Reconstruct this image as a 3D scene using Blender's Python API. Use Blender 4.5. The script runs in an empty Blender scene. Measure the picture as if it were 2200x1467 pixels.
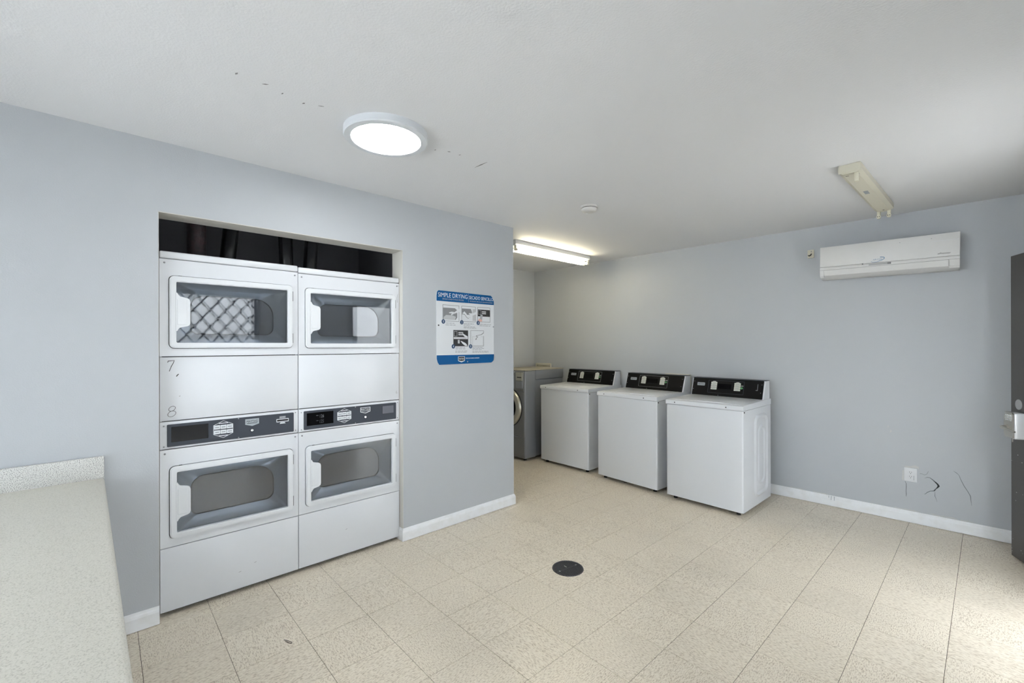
import bpy, bmesh, math, random
from mathutils import Vector, Matrix
random.seed(7)
SC = bpy.context.scene
COL = SC.collection
R = math.radians

# ------------------------------------------------------------------ camera, sky, sun, exposure
CAM_H = 1.44
YAW = 47.221
cam_d = bpy.data.cameras.new('camera'); cam = bpy.data.objects.new('camera', cam_d); COL.objects.link(cam)
cam_d.sensor_width = 36.0
cam_d.lens = 36.0 * 947.25 / 2200.0
cam_d.shift_y = 8.4 / 2200.0
cam_d.clip_start = 0.02
cam.location = (0, 0, CAM_H)
cam.rotation_euler = (Matrix.Rotation(R(YAW), 3, 'Z') @ Matrix.Rotation(R(90), 3, 'X') @ Matrix.Rotation(-0.00262, 3, 'Z')).to_euler()
SC.camera = cam

SC.view_settings.view_transform = 'Standard'
SC.view_settings.look = 'None'
SC.view_settings.gamma = 1.0
SC.view_settings.use_curve_mapping = False
SC.view_settings.exposure = 0.20

world = bpy.data.worlds.new('sky'); SC.world = world; world.use_nodes = True
bg = world.node_tree.nodes['Background']
bg.inputs['Color'].default_value = (0.88, 0.94, 1.0, 1); bg.inputs['Strength'].default_value = 8.4

sun_d = bpy.data.lights.new('sun', 'SUN'); sun_d.energy = 25.0; sun_d.angle = R(0.6); sun_d.color = (1.0, 0.985, 0.96)
sun = bpy.data.objects.new('sun', sun_d); COL.objects.link(sun)
sd = Vector((0.22, 0.46, -0.86)).normalized()         # direction the light travels: in through the added window behind the camera, on to the courtyard paving
sun.rotation_euler = sd.to_track_quat('-Z', 'Y').to_euler()
LED_E = 34.0
TUBE_E = 29.0

# ------------------------------------------------------------------ constants of the room (metres)
WX = -2.9285      # dryer wall
CZ = 2.508        # ceiling
WY = 4.7945       # back wall, measured in the back wall's own frame
RB = R(2.15)      # the back wall is turned a little
AX = -4.516       # alcove side wall
AY = 2.728        # end of the dryer wall
RX = 0.50         # right wall
FY = -2.5         # wall behind the camera
DXF = -2.974      # dryer fronts

def bw(a, b, z=0.0):
    c, s = math.cos(RB), math.sin(RB)
    return Vector((c * a - s * b, s * a + c * b, z))

# ------------------------------------------------------------------ materials
def lin(c):
    return tuple(((v / 255.0) / 12.92 if v / 255.0 <= 0.04045 else ((v / 255.0 + 0.055) / 1.055) ** 2.4) for v in c)

def base_mat(name):
    m = bpy.data.materials.new(name); m.use_nodes = True
    nt = m.node_tree
    return m, nt, nt.nodes['Principled BSDF']

def mat(name, rgb, rough=0.5, metal=0.0, spec=0.5, bump=None, var=None, coat=0.0, srgb=True):
    """bump = (noise scale, strength, distance); var = (noise scale, amount, other rgb)"""
    m, nt, b = base_mat(name)
    col = lin(rgb) if srgb else rgb
    b.inputs['Base Color'].default_value = (*col, 1)
    b.inputs['Roughness'].default_value = rough
    b.inputs['Metallic'].default_value = metal
    b.inputs['Specular IOR Level'].default_value = spec
    b.inputs['Coat Weight'].default_value = coat
    if bump or var:
        tc = nt.nodes.new('ShaderNodeTexCoord')
    if bump:
        n = nt.nodes.new('ShaderNodeTexNoise'); n.inputs['Scale'].default_value = bump[0]; n.inputs['Detail'].default_value = 3
        bp = nt.nodes.new('ShaderNodeBump'); bp.inputs['Strength'].default_value = bump[1]; bp.inputs['Distance'].default_value = bump[2]
        nt.links.new(tc.outputs['Object'], n.inputs['Vector']); nt.links.new(n.outputs['Fac'], bp.inputs['Height'])
        nt.links.new(bp.outputs['Normal'], b.inputs['Normal'])
    if var:
        n2 = nt.nodes.new('ShaderNodeTexNoise'); n2.inputs['Scale'].default_value = var[0]; n2.inputs['Detail'].default_value = 4
        rp = nt.nodes.new('ShaderNodeValToRGB'); rp.color_ramp.elements[0].position = 0.42; rp.color_ramp.elements[1].position = 0.68
        mx = nt.nodes.new('ShaderNodeMix'); mx.data_type = 'RGBA'
        ml = nt.nodes.new('ShaderNodeMath'); ml.operation = 'MULTIPLY'; ml.inputs[1].default_value = var[1]
        mx.inputs[6].default_value = (*col, 1); mx.inputs[7].default_value = (*lin(var[2]), 1)
        nt.links.new(tc.outputs['Object'], n2.inputs['Vector']); nt.links.new(n2.outputs['Fac'], rp.inputs['Fac'])
        nt.links.new(rp.outputs['Color'], ml.inputs[0]); nt.links.new(ml.outputs[0], mx.inputs[0])
        nt.links.new(mx.outputs[2], b.inputs['Base Color'])
    return m

def emis(name, rgb, strength):
    m, nt, b = base_mat(name)
    b.inputs['Base Color'].default_value = (0.9, 0.9, 0.9, 1)
    b.inputs['Emission Color'].default_value = (*rgb, 1); b.inputs['Emission Strength'].default_value = strength
    return m

def glass_mat(name, ior=1.5, tint=(0.97, 0.98, 0.99)):
    """thin pane: Fresnel mix of a clear transmission and a mirror reflection"""
    m = bpy.data.materials.new(name); m.use_nodes = True
    nt = m.node_tree; nt.nodes.clear()
    o = nt.nodes.new('ShaderNodeOutputMaterial'); mx = nt.nodes.new('ShaderNodeMixShader')
    t = nt.nodes.new('ShaderNodeBsdfTransparent'); t.inputs['Color'].default_value = (*tint, 1)
    g = nt.nodes.new('ShaderNodeBsdfGlossy'); g.inputs['Roughness'].default_value = 0.01; g.inputs['Color'].default_value = (1, 1, 1, 1)
    f = nt.nodes.new('ShaderNodeFresnel'); f.inputs['IOR'].default_value = ior
    nt.links.new(f.outputs[0], mx.inputs[0]); nt.links.new(t.outputs[0], mx.inputs[1]); nt.links.new(g.outputs[0], mx.inputs[2])
    nt.links.new(mx.outputs[0], o.inputs[0])
    return m

def speckle(name, base, dark, light, scale, amount, rough=0.4):
    m, nt, b = base_mat(name)
    tc = nt.nodes.new('ShaderNodeTexCoord')
    v = nt.nodes.new('ShaderNodeTexNoise'); v.inputs['Scale'].default_value = scale; v.inputs['Detail'].default_value = 2
    r1 = nt.nodes.new('ShaderNodeValToRGB'); e = r1.color_ramp.elements
    e[0].position = 0.36; e[0].color = (*lin(dark), 1); e[1].position = 0.46; e[1].color = (*lin(base), 1)
    k = e.new(0.62); k.color = (*lin(base), 1); k2 = e.new(0.70); k2.color = (*lin(light), 1)
    mx = nt.nodes.new('ShaderNodeMix'); mx.data_type = 'RGBA'; mx.inputs[0].default_value = amount
    mx.inputs[6].default_value = (*lin(base), 1)
    nt.links.new(tc.outputs['Object'], v.inputs['Vector']); nt.links.new(v.outputs['Fac'], r1.inputs['Fac'])
    nt.links.new(r1.outputs['Color'], mx.inputs[7]); nt.links.new(mx.outputs[2], b.inputs['Base Color'])
    b.inputs['Roughness'].default_value = rough
    return m

def tile_mat():
    m, nt, b = base_mat('vinyl tile')
    N = nt.nodes.new; L = nt.links.new
    tc = N('ShaderNodeTexCoord'); oi = N('ShaderNodeObjectInfo')
    mul = N('ShaderNodeMath'); mul.operation = 'MULTIPLY'; mul.inputs[1].default_value = 37.0; L(oi.outputs['Random'], mul.inputs[0])
    cmb = N('ShaderNodeCombineXYZ'); L(mul.outputs[0], cmb.inputs[0]); L(mul.outputs[0], cmb.inputs[2])
    add = N('ShaderNodeVectorMath'); add.operation = 'ADD'; L(tc.outputs['Object'], add.inputs[0]); L(cmb.outputs[0], add.inputs[1])
    mp = N('ShaderNodeMapping'); mp.inputs['Scale'].default_value = (1.0, 3.2, 1.0); L(add.outputs[0], mp.inputs['Vector'])
    def noise(sc, det, vec):
        n = N('ShaderNodeTexNoise'); n.inputs['Scale'].default_value = sc; n.inputs['Detail'].default_value = det; L(vec, n.inputs['Vector']); return n
    n1 = noise(72, 2.5, mp.outputs[0])
    r1 = N('ShaderNodeValToRGB'); e = r1.color_ramp.elements
    e[0].position = 0.33; e[0].color = (*lin((186, 172, 152)), 1)
    e[1].position = 0.47; e[1].color = (*lin((222, 211, 192)), 1)
    k = e.new(0.66); k.color = (*lin((233, 224, 207)), 1)
    L(n1.outputs['Fac'], r1.inputs['Fac'])
    n2 = noise(165, 2, mp.outputs[0])
    r2 = N('ShaderNodeValToRGB'); e = r2.color_ramp.elements
    e[0].position = 0.30; e[0].color = (*lin((120, 108, 92)), 1); e[1].position = 0.38; e[1].color = (1, 1, 1, 1)
    L(n2.outputs['Fac'], r2.inputs['Fac'])
    mx = N('ShaderNodeMix'); mx.data_type = 'RGBA'; mx.blend_type = 'MULTIPLY'; mx.inputs[0].default_value = 0.30
    L(r1.outputs['Color'], mx.inputs[6]); L(r2.outputs['Color'], mx.inputs[7])
    hv = N('ShaderNodeMapRange'); hv.inputs['To Min'].default_value = 0.985; hv.inputs['To Max'].default_value = 1.01; L(oi.outputs['Random'], hv.inputs['Value'])
    # old scuffs and grime, in world position so that a stain runs over several tiles
    geo = N('ShaderNodeNewGeometry')
    n3 = noise(1.3, 4, geo.outputs['Position'])
    r3 = N('ShaderNodeMapRange'); r3.inputs['From Min'].default_value = 0.5; r3.inputs['From Max'].default_value = 0.75; r3.inputs['To Min'].default_value = 1.0; r3.inputs['To Max'].default_value = 0.85
    L(n3.outputs['Fac'], r3.inputs['Value'])
    pr = N('ShaderNodeMath'); pr.operation = 'MULTIPLY'; L(hv.outputs[0], pr.inputs[0]); L(r3.outputs[0], pr.inputs[1])
    sc = N('ShaderNodeVectorMath'); sc.operation = 'SCALE'; L(mx.outputs[2], sc.inputs[0]); L(pr.outputs[0], sc.inputs['Scale'])
    L(sc.outputs[0], b.inputs['Base Color'])
    b.inputs['Roughness'].default_value = 0.33
    b.inputs['Specular IOR Level'].default_value = 0.42
    bp = N('ShaderNodeBump'); bp.inputs['Strength'].default_value = 0.12; bp.inputs['Distance'].default_value = 0.001
    n4 = noise(22, 3, add.outputs[0]); L(n4.outputs['Fac'], bp.inputs['Height']); L(bp.outputs[0], b.inputs['Normal'])
    return m

def brick_mat():
    m, nt, b = base_mat('white painted brick')
    tc = nt.nodes.new('ShaderNodeTexCoord'); mp = nt.nodes.new('ShaderNodeMapping')
    mp.inputs['Rotation'].default_value = (R(90), 0, R(90))
    bt = nt.nodes.new('ShaderNodeTexBrick'); bt.inputs['Scale'].default_value = 4.0
    bt.inputs['Color1'].default_value = (0.80, 0.80, 0.78, 1); bt.inputs['Color2'].default_value = (0.74, 0.74, 0.73, 1); bt.inputs['Mortar'].default_value = (0.45, 0.45, 0.45, 1)
    bt.inputs['Mortar Size'].default_value = 0.012
    nt.links.new(tc.outputs['Object'], mp.inputs[0]); nt.links.new(mp.outputs[0], bt.inputs['Vector']); nt.links.new(bt.outputs['Color'], b.inputs['Base Color'])
    b.inputs['Roughness'].default_value = 0.8
    return m

M = dict(
    wall=mat('blue grey wall paint', (184, 188, 192), 0.55, bump=(170, 0.22, 0.002), var=(2.2, 0.10, (174, 178, 184))),
    ceil=mat('ceiling paint', (218, 219, 221), 0.7, bump=(120, 0.30, 0.003)),
    trim=mat('white trim paint', (236, 238, 240), 0.4, bump=(60, 0.08, 0.002), var=(16, 0.30, (212, 210, 204))),
    jamb=mat('cream jamb paint', (205, 203, 196), 0.55, bump=(150, 0.15, 0.002)),
    dark=mat('charcoal closet paint', (140, 140, 143), 0.7, bump=(40, 0.1, 0.002)),
    joint=mat('tile joint grime', (84, 74, 62), 0.9),
    tile=tile_mat(),
    white=mat('white enamel', (219, 222, 226), 0.28, coat=0.15),
    white2=mat('white plastic', (216, 218, 220), 0.38),
    door_white=mat('door white plastic', (224, 227, 230), 0.32),
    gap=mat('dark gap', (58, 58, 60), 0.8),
    charcoal=mat('charcoal fascia', (66, 71, 80), 0.45, spec=0.25),
    black=mat('black fascia', (11, 11, 12), 0.5, spec=0.15),
    disp=mat('display glass', (10, 10, 12), 0.12, spec=0.15),
    print_white=mat('white print', (222, 226, 230), 0.5),
    print_grey=mat('grey print', (150, 155, 160), 0.5),
    print_dim=mat('dim display digits', (92, 95, 100), 0.4),
    badge=mat('badge silver', (170, 178, 184), 0.35, metal=0.4),
    chrome=mat('chrome', (200, 200, 200), 0.15, metal=1.0),
    screw=mat('screw steel', (150, 152, 156), 0.35, metal=0.8),
    bowl=mat('grey door bowl', (190, 196, 204), 0.18, metal=0.55),
    pane_in=mat('smoked inner glass', (78, 81, 87), 0.015, spec=1.0, coat=0.8),
    glass=glass_mat('clear glass', 1.45),
    wglass=glass_mat('window glass', 1.45),
    ink=mat('marker ink', (42, 36, 34), 0.7),
    ink_soft=mat('faded marker ink', (150, 148, 150), 0.7),
    scuff=mat('scuff', (128, 128, 128), 0.8),
    sign_white=mat('sign white', (218, 221, 224), 0.38),
    sign_blue=mat('sign blue', (2, 84, 142), 0.45, spec=0.25),
    sign_navy=mat('sign navy', (28, 66, 104), 0.45),
    sign_grey=mat('sign grey', (132, 134, 136), 0.5),
    sign_lgrey=mat('sign light grey', (188, 190, 192), 0.5),
    sign_black=mat('sign black', (44, 44, 46), 0.5),
    sign_txt=mat('sign small text', (165, 168, 172), 0.5),
    skin=mat('printed pink', (220, 175, 165), 0.5),
    steel_grey=mat('silver grey enamel', (138, 142, 148), 0.35, metal=0.25),
    steel_dark=mat('grey enamel front', (122, 123, 124), 0.4, metal=0.2),
    worn=mat('worn beige top', (178, 172, 154), 0.6, var=(9, 0.5, (150, 140, 120))),
    ring=mat('brushed ring', (188, 185, 172), 0.28, metal=0.7),
    rubber=mat('black rubber', (18, 18, 19), 0.6),
    duct=mat('black duct', (38, 39, 42), 0.22, spec=0.8),
    duct_tape=mat('taped duct', (70, 66, 68), 0.4, bump=(60, 0.5, 0.01), var=(26, 0.55, (104, 74, 76))),
    cream=mat('aged cream enamel', (208, 204, 186), 0.45),
    cream2=mat('cream plastic', (214, 210, 190), 0.5),
    lamp_rim=mat('lamp rim', (206, 210, 214), 0.4),
    led=emis('led diffuser', (0.97, 0.99, 1.0), LED_E),
    tube=emis('lit tube', (1.0, 0.88, 0.62), TUBE_E),
    smoke=mat('smoke detector plastic', (205, 204, 200), 0.5),
    ac=mat('air conditioner plastic', (214, 214, 213), 0.4, var=(5, 0.15, (196, 194, 188))),
    ac_grey=mat('air conditioner grey', (168, 169, 170), 0.4),
    ac_dark=mat('air conditioner dark', (112, 113, 116), 0.4),
    blue=mat('logo blue', (72, 120, 158), 0.4),
    iron=mat('drain iron', (74, 75, 82), 0.45, metal=0.5, bump=(80, 0.2, 0.002)),
    pit=mat('drain pit', (10, 10, 11), 0.9),
    counter=speckle('counter laminate', (202, 199, 188), (166, 163, 152), (216, 213, 204), 300, 0.75, 0.35),
    splash=speckle('speckled backsplash', (216, 216, 212), (112, 112, 112), (236, 236, 234), 330, 1.0, 0.4),
    door=mat('charcoal door paint', (78, 77, 76), 0.45, bump=(90, 0.06, 0.001)),
    nickel=mat('satin nickel', (196, 194, 186), 0.3, metal=0.9),
    lockw=mat('lock cover', (226, 228, 230), 0.25, metal=0.3),
    disc=mat('grey cover disc', (176, 178, 180), 0.5, metal=0.3),
    chip=mat('paint chip', (196, 196, 194), 0.7),
    crack=mat('grey crack line', (112, 115, 118), 0.9),  # flat grey for the crack lines drawn on the wall
    crack_dark=mat('hole interior', (40, 42, 42), 0.9),
    brick=brick_mat(),
    concrete=mat('courtyard concrete', (178, 178, 177), 0.85, bump=(20, 0.2, 0.005)),
    mesh_steel=mat('grille steel', (70, 72, 74), 0.5, metal=0.4),
    green=mat('green button', (86, 150, 96), 0.4),
    ivory=mat('keypad ivory', (208, 210, 200), 0.45),
)

# ------------------------------------------------------------------ mesh helpers
def mk(name, vf, m, parent=None, smooth=None, loc=None, rot=None):
    v, f = vf
    me = bpy.data.meshes.new(name)
    me.from_pydata([tuple(p) for p in v], [], f)
    bm = bmesh.new(); bm.from_mesh(me)
    bmesh.ops.recalc_face_normals(bm, faces=bm.faces); bm.to_mesh(me); bm.free()
    if smooth is not None:
        me.polygons.foreach_set('use_smooth', [True] * len(me.polygons))
        me.set_sharp_from_angle(angle=R(smooth))
    me.materials.append(M[m] if isinstance(m, str) else m)
    o = bpy.data.objects.new(name, me); COL.objects.link(o)
    if loc is not None: o.location = loc
    if rot is not None: o.rotation_euler = rot
    if parent is not None: o.parent = parent
    return o

def thing(name, label, cat, loc=(0, 0, 0), rz=0.0, group=None):
    o = bpy.data.objects.new(name, None); COL.objects.link(o); o.empty_display_size = 0.05
    o.location = loc; o.rotation_euler = (0, 0, rz)
    tag(o, label, cat, group); return o

def tag(o, label, cat, group=None):
    o['label'] = label; o['category'] = cat
    if group: o['group'] = group
    return o

def struct(o, label=None):
    o['kind'] = 'structure'
    if label: o['label'] = label
    return o

def box(x0, x1, y0, y1, z0, z1):
    v = [(x, y, z) for x in (x0, x1) for y in (y0, y1) for z in (z0, z1)]
    return v, [(0, 1, 3, 2), (4, 6, 7, 5), (0, 4, 5, 1), (2, 3, 7, 6), (0, 2, 6, 4), (1, 5, 7, 3)]

def rbox(x0, x1, y0, y1, z0, z1, r=0.01, seg=3, edges=None):
    v, f = box(x0, x1, y0, y1, z0, z1)
    bm = bmesh.new(); vs = [bm.verts.new(p) for p in v]
    for q in f: bm.faces.new([vs[i] for i in q])
    es = list(bm.edges)
    if edges == 'vertical': es = [e for e in es if abs(e.verts[0].co.z - e.verts[1].co.z) > 1e-6]
    if edges == 'front': es = [e for e in es if min(e.verts[0].co.y, e.verts[1].co.y) < y0 + 1e-6 and abs(e.verts[0].co.y - e.verts[1].co.y) < 1e-6 and e.verts[0].co.y < y0 + 1e-6]
    if edges == 'frontv': es = [e for e in es if e.verts[0].co.y < y0 + 1e-6 and e.verts[1].co.y < y0 + 1e-6 and abs(e.verts[0].co.z - e.verts[1].co.z) > 1e-6]
    if edges == 'top': es = [e for e in es if e.verts[0].co.z > z1 - 1e-6 and e.verts[1].co.z > z1 - 1e-6]
    bmesh.ops.bevel(bm, geom=es, offset=r, segments=seg, profile=0.5, affect='EDGES')
    bm.verts.index_update()
    out = ([tuple(q.co) for q in bm.verts], [tuple(w.index for w in q.verts) for q in bm.faces]); bm.free()
    return out

def prism(poly, y0, y1):                     # polygon in xz, extruded in y
    n = len(poly)
    v = [(x, y0, z) for x, z in poly] + [(x, y1, z) for x, z in poly]
    f = [tuple(range(n)), tuple(range(2 * n - 1, n - 1, -1))] + [(i, (i + 1) % n, n + (i + 1) % n, n + i) for i in range(n)]
    return v, f

def prism_x(poly, x0, x1):                   # polygon in yz, extruded in x
    n = len(poly)
    v = [(x0, y, z) for y, z in poly] + [(x1, y, z) for y, z in poly]
    f = [tuple(range(n)), tuple(range(2 * n - 1, n - 1, -1))] + [(i, (i + 1) % n, n + (i + 1) % n, n + i) for i in range(n)]
    return v, f

def prism_z(poly, z0, z1):
    n = len(poly)
    v = [(x, y, z0) for x, y in poly] + [(x, y, z1) for x, y in poly]
    f = [tuple(range(n)), tuple(range(2 * n - 1, n - 1, -1))] + [(i, (i + 1) % n, n + (i + 1) % n, n + i) for i in range(n)]
    return v, f

def rrect(x0, x1, z0, z1, r, seg=5):
    if not isinstance(r, (tuple, list)): r = (r,) * 4
    pts = []
    for (cx, cz, a0, rr) in ((x1 - r[0], z0 + r[0], -90, r[0]), (x1 - r[1], z1 - r[1], 0, r[1]), (x0 + r[2], z1 - r[2], 90, r[2]), (x0 + r[3], z0 + r[3], 180, r[3])):
        for i in range(seg + 1):
            a = R(a0 + 90 * i / seg); pts.append((cx + rr * math.cos(a), cz + rr * math.sin(a)))
    return pts

def ring(outer, inner, y0, y1, yi0=None, yi1=None):   # ring plate between two loops of equal count
    n = len(outer); yi0 = y0 if yi0 is None else yi0; yi1 = y1 if yi1 is None else yi1
    v = [(x, y0, z) for x, z in outer] + [(x, yi0, z) for x, z in inner] + [(x, y1, z) for x, z in outer] + [(x, yi1, z) for x, z in inner]
    f = []
    for i in range(n):
        j = (i + 1) % n
        f += [(i, j, n + j, n + i), (2 * n + i, 3 * n + i, 3 * n + j, 2 * n + j), (i, 2 * n + i, 2 * n + j, j), (n + i, n + j, 3 * n + j, 3 * n + i)]
    return v, f

def loft(loops, cap0=False, cap1=False):     # loops of 3D points
    n = len(loops[0]); v = [p for l in loops for p in l]; f = []
    for k in range(len(loops) - 1):
        for i in range(n):
            j = (i + 1) % n
            f.append((k * n + i, k * n + j, (k + 1) * n + j, (k + 1) * n + i))
    if cap0: f.append(tuple(range(n)))
    if cap1: f.append(tuple(range((len(loops) - 1) * n, len(loops) * n)))
    return v, f

def tube(pts, r, n=8, cap=True):
    pts = [Vector(p) for p in pts]; loops = []
    up = Vector((0, 0, 1))
    for i, p in enumerate(pts):
        d = (pts[min(i + 1, len(pts) - 1)] - pts[max(i - 1, 0)]).normalized()
        s = d.cross(up) if abs(d.dot(up)) < 0.95 else d.cross(Vector((1, 0, 0)))
        s.normalize(); t = s.cross(d).normalized()
        rr = r[i] if isinstance(r, (list, tuple)) else r
        loops.append([tuple(p + rr * (math.cos(2 * math.pi * k / n) * s + math.sin(2 * math.pi * k / n) * t)) for k in range(n)])
    return loft(loops, cap, cap)

def lathe(prof, n=32, c=(0, 0, 0), axis='z', cap0=True, cap1=True):   # profile of (radius, height)
    loops = []
    for r, h in prof:
        l = []
        for k in range(n):
            a = 2 * math.pi * k / n; x, y = r * math.cos(a), r * math.sin(a)
            p = (x, y, h) if axis == 'z' else ((x, h, y) if axis == 'y' else (h, x, y))
            l.append((p[0] + c[0], p[1] + c[1], p[2] + c[2]))
        loops.append(l)
    return loft(loops, cap0, cap1)

def disc(cx, cz, r, y0, y1, n=16, rz=None):
    rz = rz or r
    return prism([(cx + r * math.cos(2 * math.pi * k / n), cz + rz * math.sin(2 * math.pi * k / n)) for k in range(n)], y0, y1)

def stroke(pts, w, y0, y1):                  # a flat pen stroke in xz with thickness y0..y1
    L, Rr = [], []
    for i, p in enumerate(pts):
        a = pts[max(i - 1, 0)]; b = pts[min(i + 1, len(pts) - 1)]
        dx, dz = b[0] - a[0], b[1] - a[1]; l = math.hypot(dx, dz) or 1
        ww = (w[i] if isinstance(w, (list, tuple)) else w) / 2
        L.append((p[0] - dz / l * ww, p[1] + dx / l * ww)); Rr.append((p[0] + dz / l * ww, p[1] - dx / l * ww))
    n = len(pts)
    v = [(x, y0, z) for x, z in L] + [(x, y0, z) for x, z in Rr] + [(x, y1, z) for x, z in L] + [(x, y1, z) for x, z in Rr]
    f = []
    for i in range(n - 1):
        f += [(i, i + 1, n + i + 1, n + i), (2 * n + i, 3 * n + i, 3 * n + i + 1, 2 * n + i + 1), (i, 2 * n + i, 2 * n + i + 1, i + 1), (n + i, n + i + 1, 3 * n + i + 1, 3 * n + i)]
    f += [(0, n, 3 * n, 2 * n), (n - 1, 3 * n - 1, 4 * n - 1, 2 * n - 1)]
    return v, f

def text(name, body, m, parent, x0, x1, z0, z1, y, shear=0.0, keep=False, depth=0.0006, bold=0.0):
    """flat lettering that fills the box x0..x1, z0..z1 and faces -y"""
    cu = bpy.data.curves.new(name, 'FONT'); cu.body = body; cu.extrude = 0.01; cu.shear = shear; cu.offset = bold; cu.resolution_u = 3
    t = bpy.data.objects.new(name + '_tmp', cu); COL.objects.link(t)
    dg = bpy.context.evaluated_depsgraph_get(); dg.update()
    me = bpy.data.meshes.new_from_object(t.evaluated_get(dg))
    bpy.data.objects.remove(t); bpy.data.curves.remove(cu)
    me.name = name
    xs = [v.co.x for v in me.vertices]; ys = [v.co.y for v in me.vertices]
    sx = (x1 - x0) / max(1e-6, max(xs) - min(xs)); sz = (z1 - z0) / max(1e-6, max(ys) - min(ys))
    mx, my = min(xs), min(ys)
    for v in me.vertices:
        v.co = Vector((x0 + (v.co.x - mx) * sx, y - depth * (1 if v.co.z > 0 else 0), z0 + (v.co.y - my) * sz))
    me.materials.clear(); me.materials.append(M[m])
    o = bpy.data.objects.new(name, me); COL.objects.link(o); o.parent = parent
    return o

def panel_wall(us, zs, holes, t, to3):
    """connected wall: u and z break points, hole cells, thickness; to3(u, d, z) gives the world point"""
    nu, nz = len(us), len(zs); v = []; idx = {}
    def vid(i, j, s):
        if (i, j, s) not in idx: idx[(i, j, s)] = len(v); v.append(to3(us[i], s * t, zs[j]))
        return idx[(i, j, s)]
    solid = lambda i, j: 0 <= i < nu - 1 and 0 <= j < nz - 1 and (i, j) not in holes
    f = []
    for i in range(nu - 1):
        for j in range(nz - 1):
            if not solid(i, j): continue
            f.append((vid(i, j, 0), vid(i + 1, j, 0), vid(i + 1, j + 1, 0), vid(i, j + 1, 0)))
            f.append((vid(i, j, 1), vid(i, j + 1, 1), vid(i + 1, j + 1, 1), vid(i + 1, j, 1)))
            for (di, dj, a, b) in ((-1, 0, (i, j), (i, j + 1)), (1, 0, (i + 1, j), (i + 1, j + 1)), (0, -1, (i, j), (i + 1, j)), (0, 1, (i, j + 1), (i + 1, j + 1))):
                if not solid(i + di, j + dj):
                    f.append((vid(*a, 0), vid(*b, 0), vid(*b, 1), vid(*a, 1)))
    return v, f

# ================================================================== THE SETTING
# ---- floor: grimy bed with every vinyl tile laid on it
floor = struct(mk('floor', box(-4.7, RX + 0.16, FY - 0.1, 5.1, -0.06, -0.0022), 'joint'), 'beige speckled vinyl tile floor')
T = 0.304; TX0 = -0.1336 ; TY0 = 0.2958 * CAM_H
tile_me = None
far_v, far_f = [], []
def tile_mesh():
    g = T / 2 - 0.0009
    o = mk('tile', rbox(-g, g, -g, g, -0.003, 0.0, 0.0006, 1, 'top'), 'tile')
    me = o.data; bpy.data.objects.remove(o); return me
tile_me = tile_mesh()
count = 0
for i in range(-16, 3):
    for j in range(-11, 17):
        cx, cy = TX0 + (i + 0.5) * T, TY0 + (j + 0.5) * T
        if cx + T / 2 < AX + 0.0 or cx - T / 2 > RX + 0.1 or cy + T / 2 < FY or cy - T / 2 > 5.0: continue
        if cx + T / 2 < WX - 0.02 and cy + T / 2 < AY - 0.02 and not (0.0 < cy < 1.8 and cx > -3.2): continue
        backy = (WY + math.sin(RB) * cx) / math.cos(RB)
        if cy - T / 2 > backy: continue
        if cy < -0.75 or count >= 296:
            g = T / 2 - 0.0009; b0 = len(far_v)
            vv, ff = box(cx - g, cx + g, cy - g, cy + g, -0.003, 0.0)
            far_v += vv; far_f += [tuple(q + b0 for q in w) for w in ff]; continue
        o = bpy.data.objects.new('tile', tile_me); COL.objects.link(o); o.parent = floor
        o.location = (cx, cy, 0); o.rotation_euler = (0, 0, R(90 * ((i + j) % 2) + 180 * random.randint(0, 1)))
        count += 1
if far_v:
    o = mk('tile_field', (far_v, far_f), 'tile', floor); o['kind'] = 'stuff'

# ---- ceiling
struct(mk('ceiling', box(-4.8, RX + 0.16, FY - 0.15, 5.15, CZ, CZ + 0.14), 'ceil'), 'textured off-white ceiling')

# ---- dryer wall with the opening, then the closet behind it
OY0, OY1, OZ = 0.208, 1.616, 2.143
wl = struct(mk('wall_left', panel_wall([FY, OY0, OY1, AY], [-0.05, OZ, CZ + 0.01], {(1, 0)}, 0.15, lambda u, d, z: (WX - d, u, z)), 'wall'), 'blue grey painted wall with the dryer opening')
for nm, q in (('soffit', box(WX - 0.152, WX - 0.0015, OY0 + 0.001, OY1 - 0.001, OZ - 0.004, OZ + 0.002)), ('jamb_liner', box(WX - 0.152, WX - 0.0015, OY1 - 0.004, OY1 + 0.002, 0.0, OZ - 0.004)), ('jamb_liner', box(WX - 0.152, WX - 0.0015, OY0 - 0.002, OY0 + 0.002, 0.0, OZ - 0.004))):
    mk(nm, q, 'jamb', wl)
struct(mk('wall_closet', prism_z([(WX - 0.15, OY0 - 0.12), (-4.2, OY0 - 0.12), (-4.2, OY1 + 0.22), (WX - 0.15, OY1 + 0.22), (WX - 0.15, OY1 + 0.26), (-4.26, OY1 + 0.26), (-4.26, OY0 - 0.18), (WX - 0.15, OY0 - 0.18)], -0.01, CZ), 'dark'), 'charcoal walls of the dryer closet')
struct(mk('wall_partition', box(AX - 0.1, WX - 0.149, AY - 0.12, AY, -0.05, CZ + 0.01), 'wall'), 'end partition beside the washer alcove')
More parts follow.
